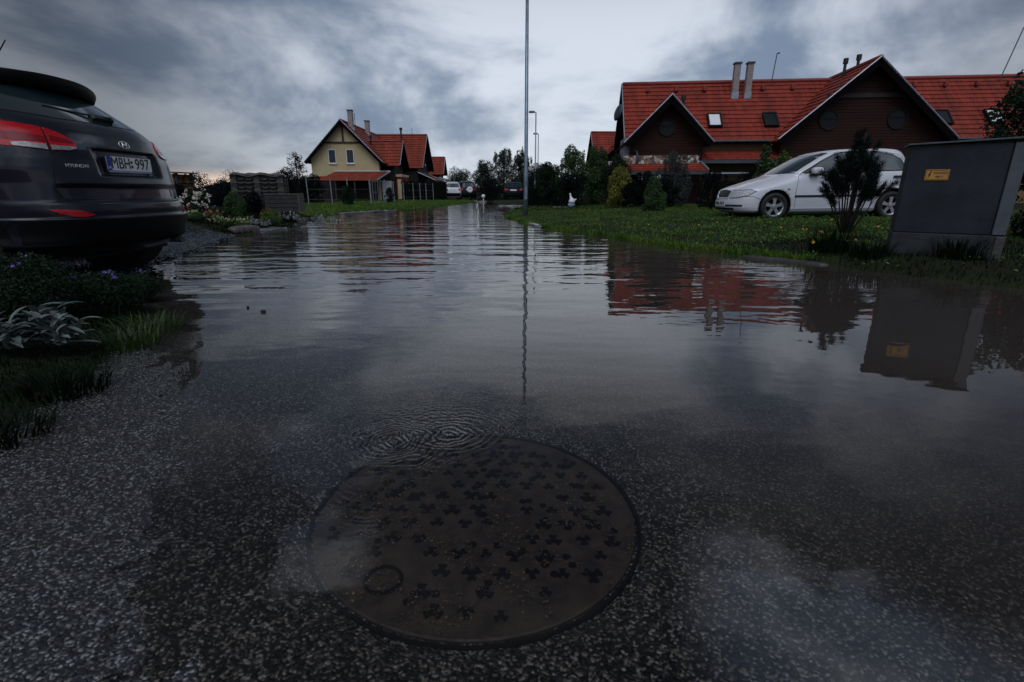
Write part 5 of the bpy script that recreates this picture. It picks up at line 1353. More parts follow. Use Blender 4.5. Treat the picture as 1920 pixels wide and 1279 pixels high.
def tuft(name, label, x, y, n, hmin, hmax, spread, mat_, w=0.004, flowers=None, nf=0, cat='plant', group=None, lean=0.7):
    root = empty(name, label, cat, (x, y, gz(x, y)), 0, group)
    a = rng.random(n) * 6.283; r = spread * np.sqrt(rng.random(n)) * .5
    bx, by = np.cos(a) * r, np.sin(a) * r
    h = hmin + (hmax - hmin) * rng.random(n); a2 = a + rng.normal(size=n) * .6; ln = h * lean * (0.2 + 0.8 * rng.random(n))
    dx, dy = np.cos(a2), np.sin(a2); s = np.stack([-dy * w, dx * w, 0 * dx], -1)
    b = np.stack([bx, by, 0 * bx - 0.01], -1)
    m1 = b + np.stack([dx * ln * .2, dy * ln * .2, h * .5], -1); m2 = b + np.stack([dx * ln * .55, dy * ln * .55, h * .85], -1); tp = b + np.stack([dx * ln, dy * ln, h], -1)
    V = np.stack([b - s, b + s, m1 + s, m1 - s, m2 + s * .8, m2 - s * .8, tp + s * .1, tp - s * .1], 1).reshape(-1, 3)
    k = np.arange(n)[:, None] * 8
    F_ = np.concatenate([k + np.array([[0, 1, 2, 3]]), k + np.array([[3, 2, 4, 5]]), k + np.array([[5, 4, 6, 7]])], 1).reshape(-1, 4)
    npmesh('leaves', V, F_, mat_, root)
    if nf:
        blossoms(root, [tuple(tp[i] - np.array([0, 0, .01])) for i in rng.choice(n, nf, replace=False)], 0.028, flowers)
    return root
flower_clump('dark bushy plant with violet flowers at the left picture edge before the SUV', -2.78, 2.80, 0.62, 0.40, M['leaf_dark'], M['petal_purple'], 6, 9000, 0.022, 0.020, 'dark flowering plants of the near bank')
flower_clump('dark plant with pale violet flowers below the red bumper reflector', -2.60, 3.12, 0.55, 0.27, M['leaf_dark'], M['petal_purple'], 10, 8000, 0.022, 0.020, 'dark flowering plants of the near bank')
flower_clump('low dark bushy plant before the rear wheel of the SUV', -2.75, 3.55, 0.5, 0.18, M['leaf_dark'], M['petal_purple'], 3, 6000, 0.022, 0.018, 'dark flowering plants of the near bank')
tuft('grass_tuft', 'straggling dark grass rising between the violet flowers', -2.45, 2.85, 140, 0.08, 0.30, 0.55, M['grass_dark'], 0.0022, lean=1.1, cat='grass tuft')
tuft('grass_tuft', 'fresh green grass tuft right of the large silver plant', -1.92, 2.42, 300, 0.05, 0.15, 0.26, M['grassmid'], 0.003, lean=1.0, cat='grass tuft')
tuft('grass_tuft', 'arching green grass tuft at the road edge behind the silver plant', -2.02, 2.72, 300, 0.05, 0.17, 0.28, M['grassmid'], 0.0028, lean=1.2, cat='grass tuft')
tuft('grass_tuft', 'dark grass tuft in front of the large silver plant', -1.72, 1.80, 260, 0.03, 0.10, 0.30, M['grass_dark'], 0.0032, lean=1.2, cat='grass tuft')
tuft('grass_tuft', 'straggling grass tuft nearest the camera on the left bank', -1.60, 1.42, 200, 0.02, 0.08, 0.28, M['grass_dark'], 0.003, lean=1.3, cat='grass tuft')
tuft('grass_tuft', 'dark weed clump at the foot of the electrical cabinet', 4.3, 4.92, 260, 0.05, 0.22, 0.4, M['grass_dark'], 0.004, cat='grass tuft')
tuft('grass_tuft', 'dark weed clump left of the electrical cabinet', 3.75, 5.35, 240, 0.05, 0.20, 0.35, M['grass_dark'], 0.004, cat='grass tuft')
tuft('grass_tuft', 'tall weeds with yellow flowers on the kerb below the dwarf pine', 3.55, 5.75, 320, 0.06, 0.30, 0.40, M['grass_dark'], 0.004, M['petal_yellow'], 5, cat='grass tuft')

# gravel drive
n = 30000
X = -7.2 + 4.1 * rng.random(n); Y = 4.2 + 4.9 * rng.random(n)
k = (xl(Y) - X > -0.10); X, Y = X[k], Y[k]; n = len(X)
base = np.array([(1, 0, 0), (0, 1, 0), (-1, 0, 0), (0, -1, 0), (0, 0, .8), (0, 0, -.8)])
s = (0.010 + 0.016 * rng.random(n) ** 2)[:, None, None]
V = base[None] * s * (0.6 + 0.8 * rng.random((n, 6, 1)))
c, sn_ = np.cos(rng.random(n) * 6.28), np.sin(rng.random(n) * 6.28)
V = np.stack([V[..., 0] * c[:, None] - V[..., 1] * sn_[:, None], V[..., 0] * sn_[:, None] + V[..., 1] * c[:, None], V[..., 2]], -1)
V = V + np.stack([X, Y, ground_z(X, Y) + 0.008], -1)[:, None]
tf = np.array([(0, 1, 4), (1, 2, 4), (2, 3, 4), (3, 0, 4), (1, 0, 5), (2, 1, 5), (3, 2, 5), (0, 3, 5)])
F_ = (np.arange(n)[:, None, None] * 6 + tf[None]).reshape(-1, 3)
tag(npmesh('gravel', V.reshape(-1, 3), F_, M['gravel']), 'blue grey wet gravel of the drive under the SUV', 'gravel', None, 'stuff')

# ------------------------------------------------------------------ street furniture and small things
def lamp(label, x, y, h, r, arm):
    root = empty('street_lamp', label, 'street lamp', (x, y, gz(x, y)), 0, 'street lamps along the right verge')
    m = MB(); m.tube([(0, 0, -0.1), (0, 0, 1.2), (0, 0, 1.25), (0, 0, h)], [r, r, r * .82, r * .62], 16); m.build('pole', M['galv'], root, True)
    m = MB(); m.box(-0.035, 0.035, -r - 0.004, -r + 0.02, 0.45, 0.80); m.build('service_door', M['galv'], root)
    m = MB(); m.tube([(0, 0, h - 0.03), (-arm * .4, 0, h + 0.02), (-arm, 0, h + 0.03)], [r * .5, r * .5, r * .5], 8)
    V = []; 
    m.bev(-arm - 0.42, -arm + 0.02, -0.13, 0.13, h - 0.02, h + 0.11, 0.05)
    o = m.build('lamp_head', M['galv'], root)
    g_ = MB(); g_.box(-arm - 0.36, -arm - 0.06, -0.09, 0.09, h - 0.04, h - 0.021); g_.build('lens', M['clearlens'], o)
    return root
lamp('tall grey lamp pole standing on the grass point in the middle', 0.385, 14.7, 6.3, 0.062, 0.12)
lamp('distant street lamp with its whole head in view, nearer of the far two', 1.72, 39.5, 6.05, 0.065, 0.10)
lamp('most distant street lamp, the shorter looking of the far two', 2.62, 54.0, 6.05, 0.065, 0.10)

# electrical cabinet
def cabinet():
    root = empty('utility_cabinet', 'dark grey electrical cabinet with a yellow warning sign at the right water edge', 'cabinet', (3.94, 5.36, 0.10), R(-31))
    root.rotation_euler = (0, R(0.4), R(-31))
    W, D, H0, H1 = 0.88, 0.32, 0.255, 1.085
    m = MB(); m.bev(0, W, 0, D, -0.1, H0 - 0.012, 0.008); m.build('plinth', M['cabbase'], root)
    m = MB(); m.box(0.012, W - 0.012, 0.012, D - 0.012, H0 - 0.0118, H0 - 0.0002); m.build('joint', M['seam'], root)
    m = MB(); m.bev(0.004, W - 0.11, 0.004, D - 0.004, H0, H1, 0.008); dr = m.build('door', M['cab'], root)
    for (cx_, cz_, r_, a0, a1) in ((0.42, 0.36, 0.30, 0.9, 2.2), (0.30, 0.60, 0.22, -0.9, 0.1), (0.62, 0.80, 0.16, 1.2, 2.6)):
        k = MB()
        for q in range(10):
            t0 = a0 + (a1 - a0) * q / 10; t1 = a0 + (a1 - a0) * (q + 1) / 10
            k.add([(cx_ + (r_ + d_) * math.cos(t_), 0.0032, cz_ + (r_ * .55 + d_) * math.sin(t_)) for t_, d_ in ((t0, 0), (t1, 0), (t1, .004), (t0, .004))], [(0, 1, 2, 3)])
        k.build('scuff', M['cabbase'], dr)
    m = MB(); m.bev(W - 0.105, W, -0.006, D, H0, H1 - 0.001, 0.006); m.build('corner_post', M['cabedge'], root)
    m = MB(); m.bev(W - 0.07, W + 0.004, -0.012, D * .5, -0.08, H0 - 0.02, 0.006); m.build('corner_foot', M['concrete'], root)
    # lid, sheet metal, a touch higher at the right
    Mx = Matrix.Translation((0, 0, H1)) @ Matrix.Rotation(R(-2.2), 4, 'Y')
    m = MB(); m.bev(-0.02, W + 0.03, -0.025, D + 0.02, 0.0005, 0.014, 0.003, 0, Mx); m.build('lid', M['cabedge'], root)
    sx0, sz0, sw, sh = 0.165, 0.755, 0.185, 0.100
    m = MB(); m.box(sx0, sx0 + sw, -0.004, 0.0035, sz0, sz0 + sh); sg = m.build('warning_sign', M['sign'], root)
    m = MB()
    e = 0.006
    for a in ((e, sw - e, e, e + .003), (e, sw - e, sh - e - .003, sh - e), (e, e + .003, e + .003, sh - e - .003), (sw - e - .003, sw - e, e + .003, sh - e - .003)):
        m.box(sx0 + a[0], sx0 + a[1], -0.0058, -0.0042, sz0 + a[2], sz0 + a[3])
    FX = Matrix(((1, 0, 0, 0), (0, 0, -1, 0), (0, 1, 0, 0), (0, 0, 0, 1)))
    bolt = [(q[0] * .87, q[1] * .87) for q in [(0.045, 0.098), (0.022, 0.052), (0.036, 0.055), (0.026, 0.016), (0.056, 0.066), (0.042, 0.062), (0.058, 0.098)]]
    m.prism([(p[0], p[1]) for p in bolt], 0.0042, 0.006, 0, Matrix.Translation((sx0, 0, sz0)) @ FX)
    m.build('bolt_and_border', M['signink'], sg)
    text_part('sign_text', 'VIGYÁZZ', 0.027, Matrix.Translation((sx0 + 0.117, -0.0045, sz0 + 0.066)) @ FX, M['signink'], sg, 0.001, 0, 1, 0.0006)
    text_part('sign_text', '400 V', 0.027, Matrix.Translation((sx0 + 0.112, -0.0045, sz0 + 0.031)) @ FX, M['signink'], sg, 0.001, 0, 1, 0.0006)
cabinet()

# manhole cover, lying in the sloping road under a skin of water
def manhole():
    cx, cy = -0.085, 1.085
    root = empty('manhole_cover', 'round cast iron manhole cover under shallow water in the road', 'manhole cover', (cx, cy, float(bed(cx, cy)) + 0.008))
    root.rotation_euler = (R(0.5), math.atan(0.019), 0)
    m = MB(); m.lathe([(0.395, -0.03), (0.395, 0.005), (0.388, 0.006), (0.386, -0.012), (0.380, -0.012)], 96); m.build('frame', M['irondark'], root)
    m = MB(); m.lathe([(0.381, -0.02), (0.380, 0.0045), (0.376, 0.006), (0.001, 0.006)], 96); m.build('cover_plate', M['iron'], root)
    st = MB(); r_ = 0.052
    def yshape(x, y, a, s=1.0):
        for k in range(3):
            t = a + k * 2.0944
            u = (math.cos(t), math.sin(t)); v = (-u[1], u[0])
            w = 0.0075 * s; L_ = 0.024 * s; hh = 0.0115 * s
            pts = [(0, -w), (L_ * .6, -w), (L_ * .62, -hh), (L_, -hh), (L_, hh), (L_ * .62, hh), (L_ * .6, w), (0, w)]
            P = [(x + u[0] * p + v[0] * q, y + u[1] * p + v[1] * q) for p, q in pts]
            st.prism(P, 0.0061, 0.0085 + 0.0002 * k)
    for i in range(-8, 9):
        for j in range(-8, 9):
            x = (i + 0.5 * (j % 2)) * 0.062; y = j * 0.0537
            rr = math.hypot(x, y)
            if rr > 0.345 or math.hypot(x + 0.175, y + 0.24) < 0.07: continue
            if rng.random() < 0.12: continue
            yshape(x + rng.normal() * .003, y + rng.normal() * .003, 0.52 + (1.0472 if (i + j) % 2 else 0) + rng.normal() * .05, 0.52 + .36 * rng.random())
            for q in range(2):
                if rng.random() < 0.4:
                    dx, dy = rng.normal() * .03, rng.normal() * .03 + .04; st.lathe([(0.0095, 0.006), (0.009, 0.0083), (0.001, 0.0083)], 8, 0, Matrix.Translation((x + dx, y + dy, 0)))
    st.build('tread_stud', M['irondark'], root)['kind'] = 'stuff'
    k = MB(); ring = [(-0.175 + 0.036 * math.cos(t), -0.24 + 0.036 * math.sin(t), 0.008) for t in np.linspace(0, 6.2832, 33)]
    k.tube(ring, 0.004, 6); k.build('lifting_ring', M['irondark'], root)
manhole()
# grit lying on the cover and round it
n = 5200
a = rng.random(n) * 6.283; r_ = 0.38 * np.sqrt(rng.random(n)); X = -0.085 + r_ * np.cos(a); Y = 1.085 + r_ * np.sin(a)
kk = patchy(X * 9, Y * 9, 1.2) > 0.0; X, Y = X[kk], Y[kk]; n = len(X)
V = base[None] * (0.0012 + 0.0022 * rng.random(n) ** 2)[:, None, None] * (0.6 + .8 * rng.random((n, 6, 1))) + np.stack([X, Y, bed(X, Y) + 0.0165], -1)[:, None]
F_ = (np.arange(n)[:, None, None] * 6 + tf[None]).reshape(-1, 3)
M['grit'] = leafmat('grit', (0.02, 0.017, 0.013), (0.15, 0.12, 0.085), 0.5, 0.0, c3=(0.28, 0.18, 0.09))
tag(npmesh('grit', V.reshape(-1, 3), F_, M['grit']), 'sandy grit lying on the manhole cover under water', 'grit', None, 'stuff')

# kerbs and edging stones
def stone(name, label, cat, x, y, rz, L_, W, H, mat_, z=None, group=None, rough=0.012):
    z = gz(x, y) if z is None else z
    n = 14; V = []; prof = [(-.5, 0), (-.5, .75), (-.42, .95), (-.2, 1), (.2, 1), (.42, .95), (.5, .75), (.5, 0)]
    for i in range(n + 1):
        t = i / n - .5; e = 1 - 0.25 * (abs(t) * 2) ** 6
        for p in prof:
            V.append((t * L_ + random.uniform(-rough, rough) * .5, p[0] * W * e + random.uniform(-rough, rough), p[1] * H * e + random.uniform(-rough, rough) * (p[1] > 0)))
    F_ = []
    for i in range(n):
        for k in range(7): F_.append((i * 8 + k, i * 8 + k + 1, i * 8 + 9 + k, i * 8 + 8 + k))
    F_ += [tuple(range(7, -1, -1)), tuple(n * 8 + k for k in range(8))]
    o = npmesh(name, V, F_, mat_, smooth=True); o.location = (x, y, z - 0.02); o.rotation_euler = (0, 0, rz)
    return tag(o, label, cat, group)
stone('kerb_stone', 'long wet kerb stone showing at the right water edge', 'kerb', 3.05, 5.72, math.atan2(5.36 - 6.15, 3.36 - 2.80), 0.95, 0.10, 0.050, M['concrete'], -0.005, None, 0.005)
stone('paving_slab', 'pale slab end at the water edge below the near street lamp', 'slab', 0.50, 12.0, math.atan2(-1.4, .23), 1.5, 0.10, 0.07, M['slab'], 0.0)
stone('edging_stone', 'pinkish block at the water edge of the flower bed', 'edging stone', -5.05, 9.75, R(70), 0.60, 0.22, 0.16, M['rock'], 0.0, None, 0.006)
stone('edging_stone', 'smooth pale slab dipping into the water beside the flower bed', 'edging stone', -5.0, 10.55, R(75), 1.0, 0.30, 0.06, M['slab'], 0.0)
stone('edging_stone', 'small round pinkish stone under the far silver patch', 'edging stone', -5.35, 13.2, R(40), 0.22, 0.16, 0.12, M['rock'], 0.02)
stone('edging_stone', 'long pale kerb strip along the far lawn by the water', 'kerb', -5.35, 19.7, math.atan2(2.6, 1.05), 3.4, 0.10, 0.06, M['slab'], 0.02)
stone('edging_stone', 'thin pale kerb strip at the drive of the black saloon', 'kerb', 0.0, 29.8, 0, 1.6, 0.25, 0.05, M['slab'], 0.0)
stone('edging_stone', 'pale path edge left of the white garden goose', 'path edge', 2.1, 21.6, 0, 0.9, 0.15, 0.05, M['slab'])
stone('edging_stone', 'pale strip of wet kerb at the head of the street', 'kerb', -3.2, 42.6, R(-8), 2.4, 0.3, 0.06, M['slab'], 0.03)

# fence round the far lawn
def fence():
    pts = [(-11.6, 30.0), (-10.25, 30.0), (-9.3, 30.0), (-8.35, 31.2)]
    pts2 = [(-8.15, 34.0), (-8.6, 38.5), (-8.6, 42), (-8.3, 44.5), (-7.9, 45.5), (-7.5, 46.2), (-7.0, 47.0)]
    root = empty('wire_fence', 'wire fence on grey metal posts before the yellow terrace', 'fence', (-9, 34, 0))
    al = pts + pts2
    for i, (x, y) in enumerate(al):
        r = 0.05 if i == 3 else 0.032
        m = MB(); m.tube([(x + 9, y - 34, -0.1), (x + 9 - 0.03, y - 34, 1.5)], r, 8); m.build('post', M['galvfar'], root)
    m = MB()
    for a, b in zip(al[:-1], al[1:]):
        if a == pts[-1]: continue
        for z in (0.35, 0.9, 1.42): m.tube([(a[0] + 9, a[1] - 34, z), (b[0] + 9, b[1] - 34, z)], 0.004, 4)
    m.build('wire', M['galvfar'], root)
    gt = empty('garden_gate', 'thin metal garden gate frame in the far fence', 'gate', (-8.3, 31.4, 0.02), math.atan2(2.6, .15))
    m = MB()
    for x in (0.1, 1.1, 2.2): m.tube([(x, 0, 0.1), (x, 0, 1.35)], 0.022, 6)
    for z in (0.1, 0.72, 1.35): m.tube([(0.1, 0, z), (2.2, 0, z)], 0.018, 6)
    m.build('gate_frame', M['galvfar'], gt)
    m = MB(); m.bev(1.02, 1.10, -0.04, 0.04, 0.68, 0.80, 0.01); m.build('latch', M['black'], gt)
fence()

# stacked pallets with a cover sheet
def pallets():
    root = empty('pallet_stack', 'covered stack of slatted crates above the flower bed', 'pallet stack', (-6.45, 13.6, 0.66), R(14))
    W, D = 1.20, 0.8
    for k in range(5):
        z = 0.10 * k
        m = MB()
        for y in (-D / 2, -0.05, D / 2 - 0.1): m.box(-W / 2, W / 2, y, y + 0.1, z, z + 0.022)
        for x in (-W / 2, -0.07, W / 2 - 0.14):
            for y in (-D / 2 + .002, -0.048, D / 2 - 0.098): m.box(x, x + 0.14, y, y + 0.096, z + 0.0222, z + 0.075)
        for q in range(7):
            x = -W / 2 + q * (W - 0.12) / 6; m.box(x, x + 0.12, -D / 2, D / 2, z + 0.0755, z + 0.096)
        m.build('pallet', M['oldwood'] if k % 2 else M['darkwood'], root)
    m = MB(); m.box(-W / 2 + .05, W / 2 - .05, -D / 2 + .05, D / 2 - .05, 0.03, 0.50); m.build('load', M['darkwood'], root)
    n = 12; V = []; F_ = []
    for i in range(n + 1):
        for j in range(n + 1):
            x = -W / 2 - .03 + (W + .06) * i / n; y = -D / 2 - .03 + (D + .06) * j / n
            V.append((x, y, 0.525 + 0.035 * math.sin(i * 1.1) * math.sin(j * .8 + 1) + (-0.05 if i in (0, n) or j in (0, n) else 0)))
    for i in range(n):
        for j in range(n): F_.append((i * 13 + j, i * 13 + 13 + j, i * 13 + 14 + j, i * 13 + j + 1))
    npmesh('cover_sheet', V, F_, M['sheet'], root, smooth=True)
    # lower crates it stands on
    for (lab, x, y, w, d, h, rz) in (('dark wooden base crate beneath the slatted stack', -6.45, 13.6, 1.15, 0.75, 0.38, 14), ('low weathered crate with a board end right of the slatted stack', -5.75, 13.3, 0.80, 0.55, 0.42, 10)):
        c = empty('wooden_crate', lab, 'crate', (x, y, 0.26), R(rz))
        m = MB()
        for k in range(4):
            z0 = h * k / 4; m.box(-w / 2, w / 2, -d / 2, -d / 2 + .02, z0 + .008, z0 + h / 4 - .004); m.box(-w / 2, w / 2, d / 2 - .02, d / 2, z0 + .008, z0 + h / 4 - .004)
            m.box(-w / 2 + .001, -w / 2 + .02, -d / 2 + .021, d / 2 - .021, z0 + .008, z0 + h / 4 - .004)
        m.build('side_boards', M['darkwood'], c)
        m = MB(); m.box(w / 2 - .02, w / 2 + .01, -d / 2 - .01, d / 2 + .01, 0, h); m.build('end_board', M['oldwood'], c)
        m = MB(); m.bev(-w / 2 - .01, w / 2 + .012, -d / 2 - .015, d / 2 + .015, h, h + .025, .005); m.build('lid', M['darkwood'] if w > 1 else M['oldwood'], c)
pallets()

# firewood rack with a board roof
def rack():
    root = empty('firewood_rack', 'narrow firewood rack under a dark board roof behind the SUV', 'firewood rack', (-8.55, 13.2, 0.28), R(-6))
    m = MB(); m.bev(-0.06, 0.54, -0.35, 0.35, 0.92, 0.95, 0.005, 0, Matrix.Rotation(R(2), 4, 'Y')); m.build('roof_board', M['sheet'], root)
    for x, y in ((0.0, -.25), (0.45, -.25), (0.0, .25), (0.45, .25)):
        p = MB(); p.box(x - .025, x + .025, y - .025, y + .025, -0.05, 0.915); p.build('post', M['darkwood'], root)
    p = MB(); p.tube([(0.20, -.31, 0.92), (0.30, -.33, 0.0)], 0.028, 8); p.build('metal_prop', M['galvfar'], root)
    L_ = MB(); 
    for i in range(12):
        for j in range(5):
            r = 0.036 + 0.01 * random.random(); x = 0.06 + j * 0.085 + (0.04 if i % 2 else 0); z = 0.05 + i * 0.072
            if x > .44: continue
            L_.tube([(x, -.24 + random.uniform(-.02, .02), z), (x, .24, z)], r, 8)
    L_.build('log_pile', M['logend'], root)
rack()
m = MB(); m.tube([(0, 0, -0.1), (0, 0, .55)], .05, 8); m.bev(-.18, .18, -.12, .12, .55, .78, .02)
o = m.build('letter_box', M['darkwood']); o.location = (-8.3, 12.0, .3); tag(o, 'small dark post box behind the far corner of the SUV', 'post box')

# white garden goose
def goose():
    root = empty('garden_goose', 'white goose shaped garden ornament before the tall shrubs', 'ornament', (2.40, 21.2, gz(2.40, 21.2)))
    m = MB(); m.lathe([(0.001, 0.0), (0.11, 0.01), (0.13, 0.10), (0.12, 0.17)], 18, 0, Matrix.Diagonal((1.1, .8, 1, 1))); m.build('base', M['paleblue'], root, True)
    V = []; F_ = []; rows = [(-.01, .15, .02), (-.0, .17, .12), (.01, .24, .13), (.0, .31, .09), (-.03, .38, .05), (-.05, .45, .036), (-.055, .50, .036), (-.06, .54, .026), (-.062, .56, .004)]
    m = MB(); m.tube([(r[0], 0, r[1]) for r in rows], [r[2] for r in rows], 14)
    m.tube([(.02, 0, .25), (.12, 0, .27), (.20, 0, .33)], [.09, .06, .008], 10)
    m.build('body', M['white'], root, True)
    m = MB(); m.tube([(-.085, 0, .52), (-.13, 0, .512)], [.014, .004], 8); m.build('beak', M['petal_yellow'], root)
goose()
# blue and white awning cloth and white lantern behind the yellow bush
cl = MB(); V = []; F_ = []
for i in range(17):
    x = i / 16 * 0.95; z = 0.03 * math.sin(i * 1.5)
    V += [(x, 0, z + 0.04 * (1 - i / 16) * 0), (x, 0.02 * math.sin(i * 2.2), z - 0.15)]
cols = []
for i in range(16): F_.append((i * 2, i * 2 + 1, i * 2 + 3, i * 2 + 2)); cols.append(0 if (i // 3) % 2 == 0 else 1)
o = npmesh('washing_line_cloth', V, F_, [M['white'], M['bluecloth']], None, False, cols)
sd = o.modifiers.new('s', 'SOLIDIFY'); sd.thickness = 0.006
o.location = (4.9, 20.6, 1.36); tag(o, 'blue and white cloth hanging above the black bush', 'cloth')
ll = MB(); ll.lathe([(0.001, 0), (.05, .01), (.035, .06), (.06, .12), (.035, .18), (.05, .22), (.03, .28), (.001, .30)], 14)
ll.tube([(0, 0, -.75), (0, 0, .02)], .015, 6)
o = ll.build('garden_lantern', M['white']); o.location = (4.68, 17.0, .82); tag(o, 'small white lantern post above the spreading conifer', 'lantern')
b = MB(); b.lathe([(.001, -.16), (.10, -.12), (.16, 0), (.11, .11), (.001, .16)], 16); b.tube([(0, 0, -.5), (0, 0, -.1)], .04, 8)
o = b.build('marker_ball', M['white'], None, True); o.location = (-2.35, 43.2, .42); tag(o, 'small white ball on a post at the head of the street', 'marker')

# floating debris
def scrap(name, label, x, y, s, mat_, z=0.003, n=7):
    m = MB(); P = [(s * (0.6 + .5 * random.random()) * math.cos(6.283 * k / n), s * .7 * (0.6 + .5 * random.random()) * math.sin(6.283 * k / n)) for k in range(n)]
    m.prism(P, -0.003, 0.009); o = m.build(name, mat_); o.location = (x, y, z); o.rotation_euler = (.05, .04, random.random() * 3)
    return tag(o, label, 'leaf')
M['deadleaf'] = mat('dead_leaf', (0.008, 0.006, 0.006), 0.8)
scrap('dead_leaf', 'larger black leaf floating on the calm water at left', -1.60, 3.18, 0.026, M['deadleaf'])
scrap('dead_leaf', 'tiny black leaf floating left of the larger one', -1.76, 3.30, 0.012, M['deadleaf'])
scrap('dead_leaf', 'pale yellow straw leaf lying on the road edge by the SUV', -2.80, 3.68, 0.045, M['straw'], 0.03)
scrap('dead_leaf', 'dark sunken leaf where the water swirls at the cover edge', -0.255, 1.50, 0.026, M['deadleaf'], -0.010)
scrap('dead_leaf', 'dark clot in the swirling water left of the cover edge', -0.325, 1.40, 0.024, M['deadleaf'], -0.010)

# ------------------------------------------------------------------ sky, sun, camera
w = bpy.data.worlds.new('World'); sc.world = w; w.use_nodes = True
nt = w.node_tree; L = nt.links.new
bg = nt.nodes['Background']; bg.inputs['Strength'].default_value = 0.1
SUN_EL, SUN_AZ = 58.0, 200.0
sky = N(nt, 'ShaderNodeTexSky', sky_type='NISHITA'); sky.sun_disc = False; sky.sun_elevation = R(SUN_EL); sky.sun_rotation = R(SUN_AZ)
tc = N(nt, 'ShaderNodeTexCoord')
def vm(op, a, b=None):
    n = N(nt, 'ShaderNodeVectorMath', operation=op)
    for i, v in enumerate((a, b)):
        if v is None: continue
        if isinstance(v, tuple): n.inputs[i].default_value = v
        else: L(v, n.inputs[i])
    return n
def mt(op, a, b=None, c=None):
    n = N(nt, 'ShaderNodeMath', operation=op)
    for i, v in enumerate((a, b, c)):
        if v is None: continue
        if isinstance(v, (int, float)): n.inputs[i].default_value = v
        else: L(v, n.inputs[i])
    return n.outputs[0]
def rng_(v, a, b, c, d, smooth=True):
    n = N(nt, 'ShaderNodeMapRange'); n.interpolation_type = 'SMOOTHSTEP' if smooth else 'LINEAR'
    for i, q in enumerate((a, b, c, d)): n.inputs[i + 1].default_value = q
    L(v, n.inputs[0]); return n.outputs[0]
dirv = vm('NORMALIZE', tc.outputs['Generated']).outputs[0]
sp = N(nt, 'ShaderNodeSeparateXYZ'); L(dirv, sp.inputs[0])
zz = mt('ADD', mt('MAXIMUM', sp.outputs[2], 0.0), 0.24)
cb = N(nt, 'ShaderNodeCombineXYZ'); L(mt('DIVIDE', sp.outputs[0], zz), cb.inputs[0]); L(mt('DIVIDE', sp.outputs[1], zz), cb.inputs[1])
def cloud_noise(scale, detail, rough, dist, off):
    mp = N(nt, 'ShaderNodeMapping'); mp.inputs['Location'].default_value = off; L(cb.outputs[0], mp.inputs['Vector'])
    n = N(nt, 'ShaderNodeTexNoise', Scale=scale, Detail=detail, Roughness=rough, Distortion=dist); L(mp.outputs[0], n.inputs['Vector'])
    return n.outputs['Fac']
lump = N(nt, 'ShaderNodeMapping'); lump.inputs['Scale'].default_value = (2.3, 2.3, 4.6); lump.inputs['Location'].default_value = (1.9, 0.4, 3.2); L(dirv, lump.inputs['Vector'])
ln = N(nt, 'ShaderNodeTexNoise', Scale=1.0, Detail=6.0, Roughness=0.56, Distortion=0.25); L(lump.outputs[0], ln.inputs['Vector'])
n1 = cloud_noise(0.85, 5.0, 0.50, 0.35, (3.3, 1.2, 0))
nn = mt('ADD', mt('MULTIPLY', ln.outputs['Fac'], 0.72), mt('MULTIPLY', n1, 0.28))
br = rng_(nn, 0.44, 0.59, 0.0, 1.0)
cr = N(nt, 'ShaderNodeMix', data_type='RGBA'); cr.inputs[6].default_value = (1.2, 1.55, 2.2, 1); cr.inputs[7].default_value = (4.25, 4.6, 5.15, 1)
L(br, cr.inputs[0])
# the bright break in the cover, ahead and a little to the right
dv = vm('NORMALIZE', (math.sin(R(6)) * math.cos(R(11)), math.cos(R(6)) * math.cos(R(11)), math.sin(R(11)))).outputs[0]
dt = vm('DOT_PRODUCT', dirv, dv).outputs['Value']
glow = rng_(dt, 0.70, 0.99, 0.30, 1.14)
back = mt('MULTIPLY', rng_(sp.outputs[1], -0.45, 0.0, 1.0, 0.0), rng_(sp.outputs[2], 0.15, 0.75, 0.42, 2.3))
front = mt('MULTIPLY', glow, rng_(sp.outputs[2], 0.22, 0.60, 1.0, 0.12))
amp = mt('ADD', mt('ADD', front, back), rng_(sp.outputs[2], 0.35, 0.55, 0.0, 0.10))
# breaks in the overcast higher up, with ragged edges
rag = cloud_noise(5.5, 6.0, 0.6, 0.8, (4.4, 2.2, 0))
for bx, by, bz, c0, c1, g_, zlo, zhi in ((.500, .615, .610, 0.966, 1.000, 2.7, .540, .615), (-.314, .741, .593, 0.9960, 1.001, 1.15, .3, .4), (-.331, .836, .438, 0.9940, 1.001, 0.55, .3, .4)):
    bd = mt('ADD', vm('DOT_PRODUCT', dirv, vm('NORMALIZE', (bx, by, bz)).outputs[0]).outputs['Value'], mt('MULTIPLY', mt('SUBTRACT', rag, 0.5), 0.022))
    ze = mt('ADD', sp.outputs[2], mt('MULTIPLY', mt('SUBTRACT', rag, 0.5), 0.12))
    amp = mt('ADD', amp, mt('MULTIPLY', rng_(bd, c0, c1, 0.0, g_), rng_(ze, zlo, zhi, 0.0, 1.0)))
mul = N(nt, 'ShaderNodeVectorMath', operation='SCALE'); L(cr.outputs[2], mul.inputs[0]); L(amp, mul.inputs['Scale'])
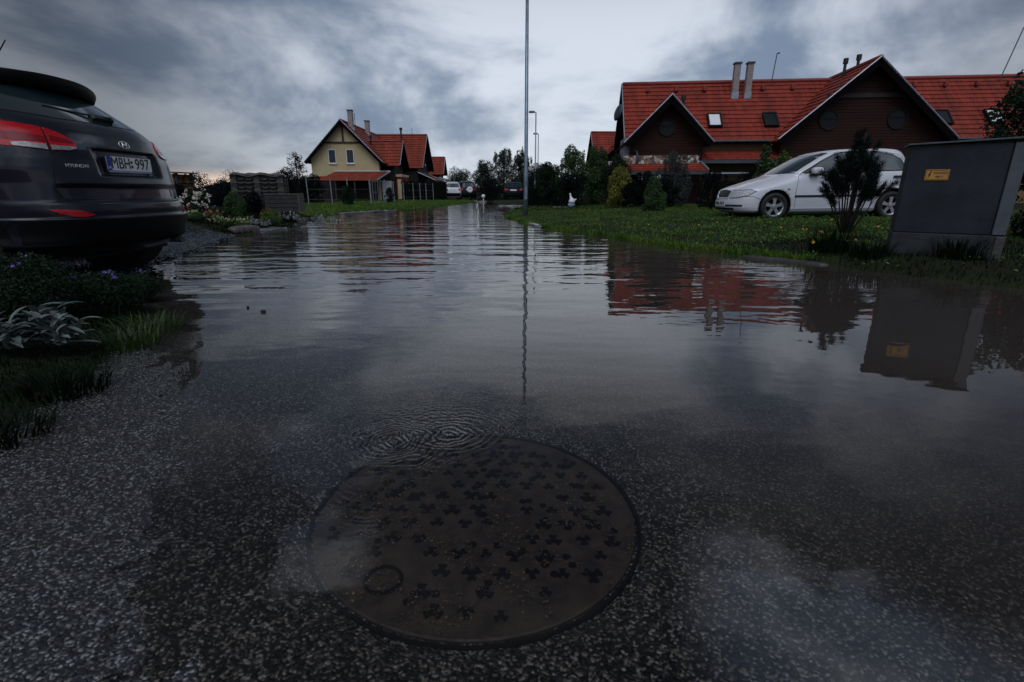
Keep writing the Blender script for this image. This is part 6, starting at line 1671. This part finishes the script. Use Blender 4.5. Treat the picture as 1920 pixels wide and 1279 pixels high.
# warm strip low on the left where the cover ends
az = mt('ARCTAN2', sp.outputs[0], sp.outputs[1])
wl = mt('MULTIPLY', rng_(az, R(-40), R(-30), 0.0, 1.0), rng_(az, R(-27), R(-18), 1.0, 0.08))
wv = mt('MULTIPLY', wl, mt('SUBTRACT', 1.0, rng_(sp.outputs[2], 0.010, 0.042, 0.0, 1.0)))
mxw = N(nt, 'ShaderNodeMix', data_type='RGBA'); L(wv, mxw.inputs[0]); L(mul.outputs[0], mxw.inputs[6]); mxw.inputs[7].default_value = (7.0, 5.3, 4.3, 1)
mxs = N(nt, 'ShaderNodeMix', data_type='RGBA'); mxs.inputs[0].default_value = 0.94; L(sky.outputs[0], mxs.inputs[6]); L(mxw.outputs[2], mxs.inputs[7])
L(mxs.outputs[2], bg.inputs['Color'])

sl = bpy.data.lights.new('Sun', 'SUN'); sl.energy = 0.5; sl.angle = R(30); sl.color = (1.0, 0.97, 0.93)
so = bpy.data.objects.new('Sun', sl); link(so)
sd = Vector((math.sin(R(SUN_AZ)) * math.cos(R(SUN_EL)), math.cos(R(SUN_AZ)) * math.cos(R(SUN_EL)), math.sin(R(SUN_EL))))
so.rotation_euler = sd.to_track_quat('Z', 'Y').to_euler(); so.location = (0, -20, 40)

cam = bpy.data.cameras.new('Camera'); co = bpy.data.objects.new('Camera', cam); link(co)
cam.sensor_width = 36.0; cam.lens = 36.0 * 950 / 1920; cam.clip_start = 0.05; cam.clip_end = 5000
co.location = (0, 0, 0.74); co.rotation_euler = (R(90 - 16.367), 0, 0)
cam.dof.use_dof = True; cam.dof.focus_distance = 7.0; cam.dof.aperture_fstop = 5.6
sc.camera = co
sc.view_settings.view_transform = 'Standard'; sc.view_settings.look = 'None'; sc.view_settings.gamma = 1.0; sc.view_settings.use_curve_mapping = False
sc.view_settings.exposure = 0.5
sc.render.engine = 'CYCLES'
sc.cycles.use_denoising = True
sc.cycles.max_bounces = 8; sc.cycles.transparent_max_bounces = 12
sc.cycles.sample_clamp_indirect = 4.0
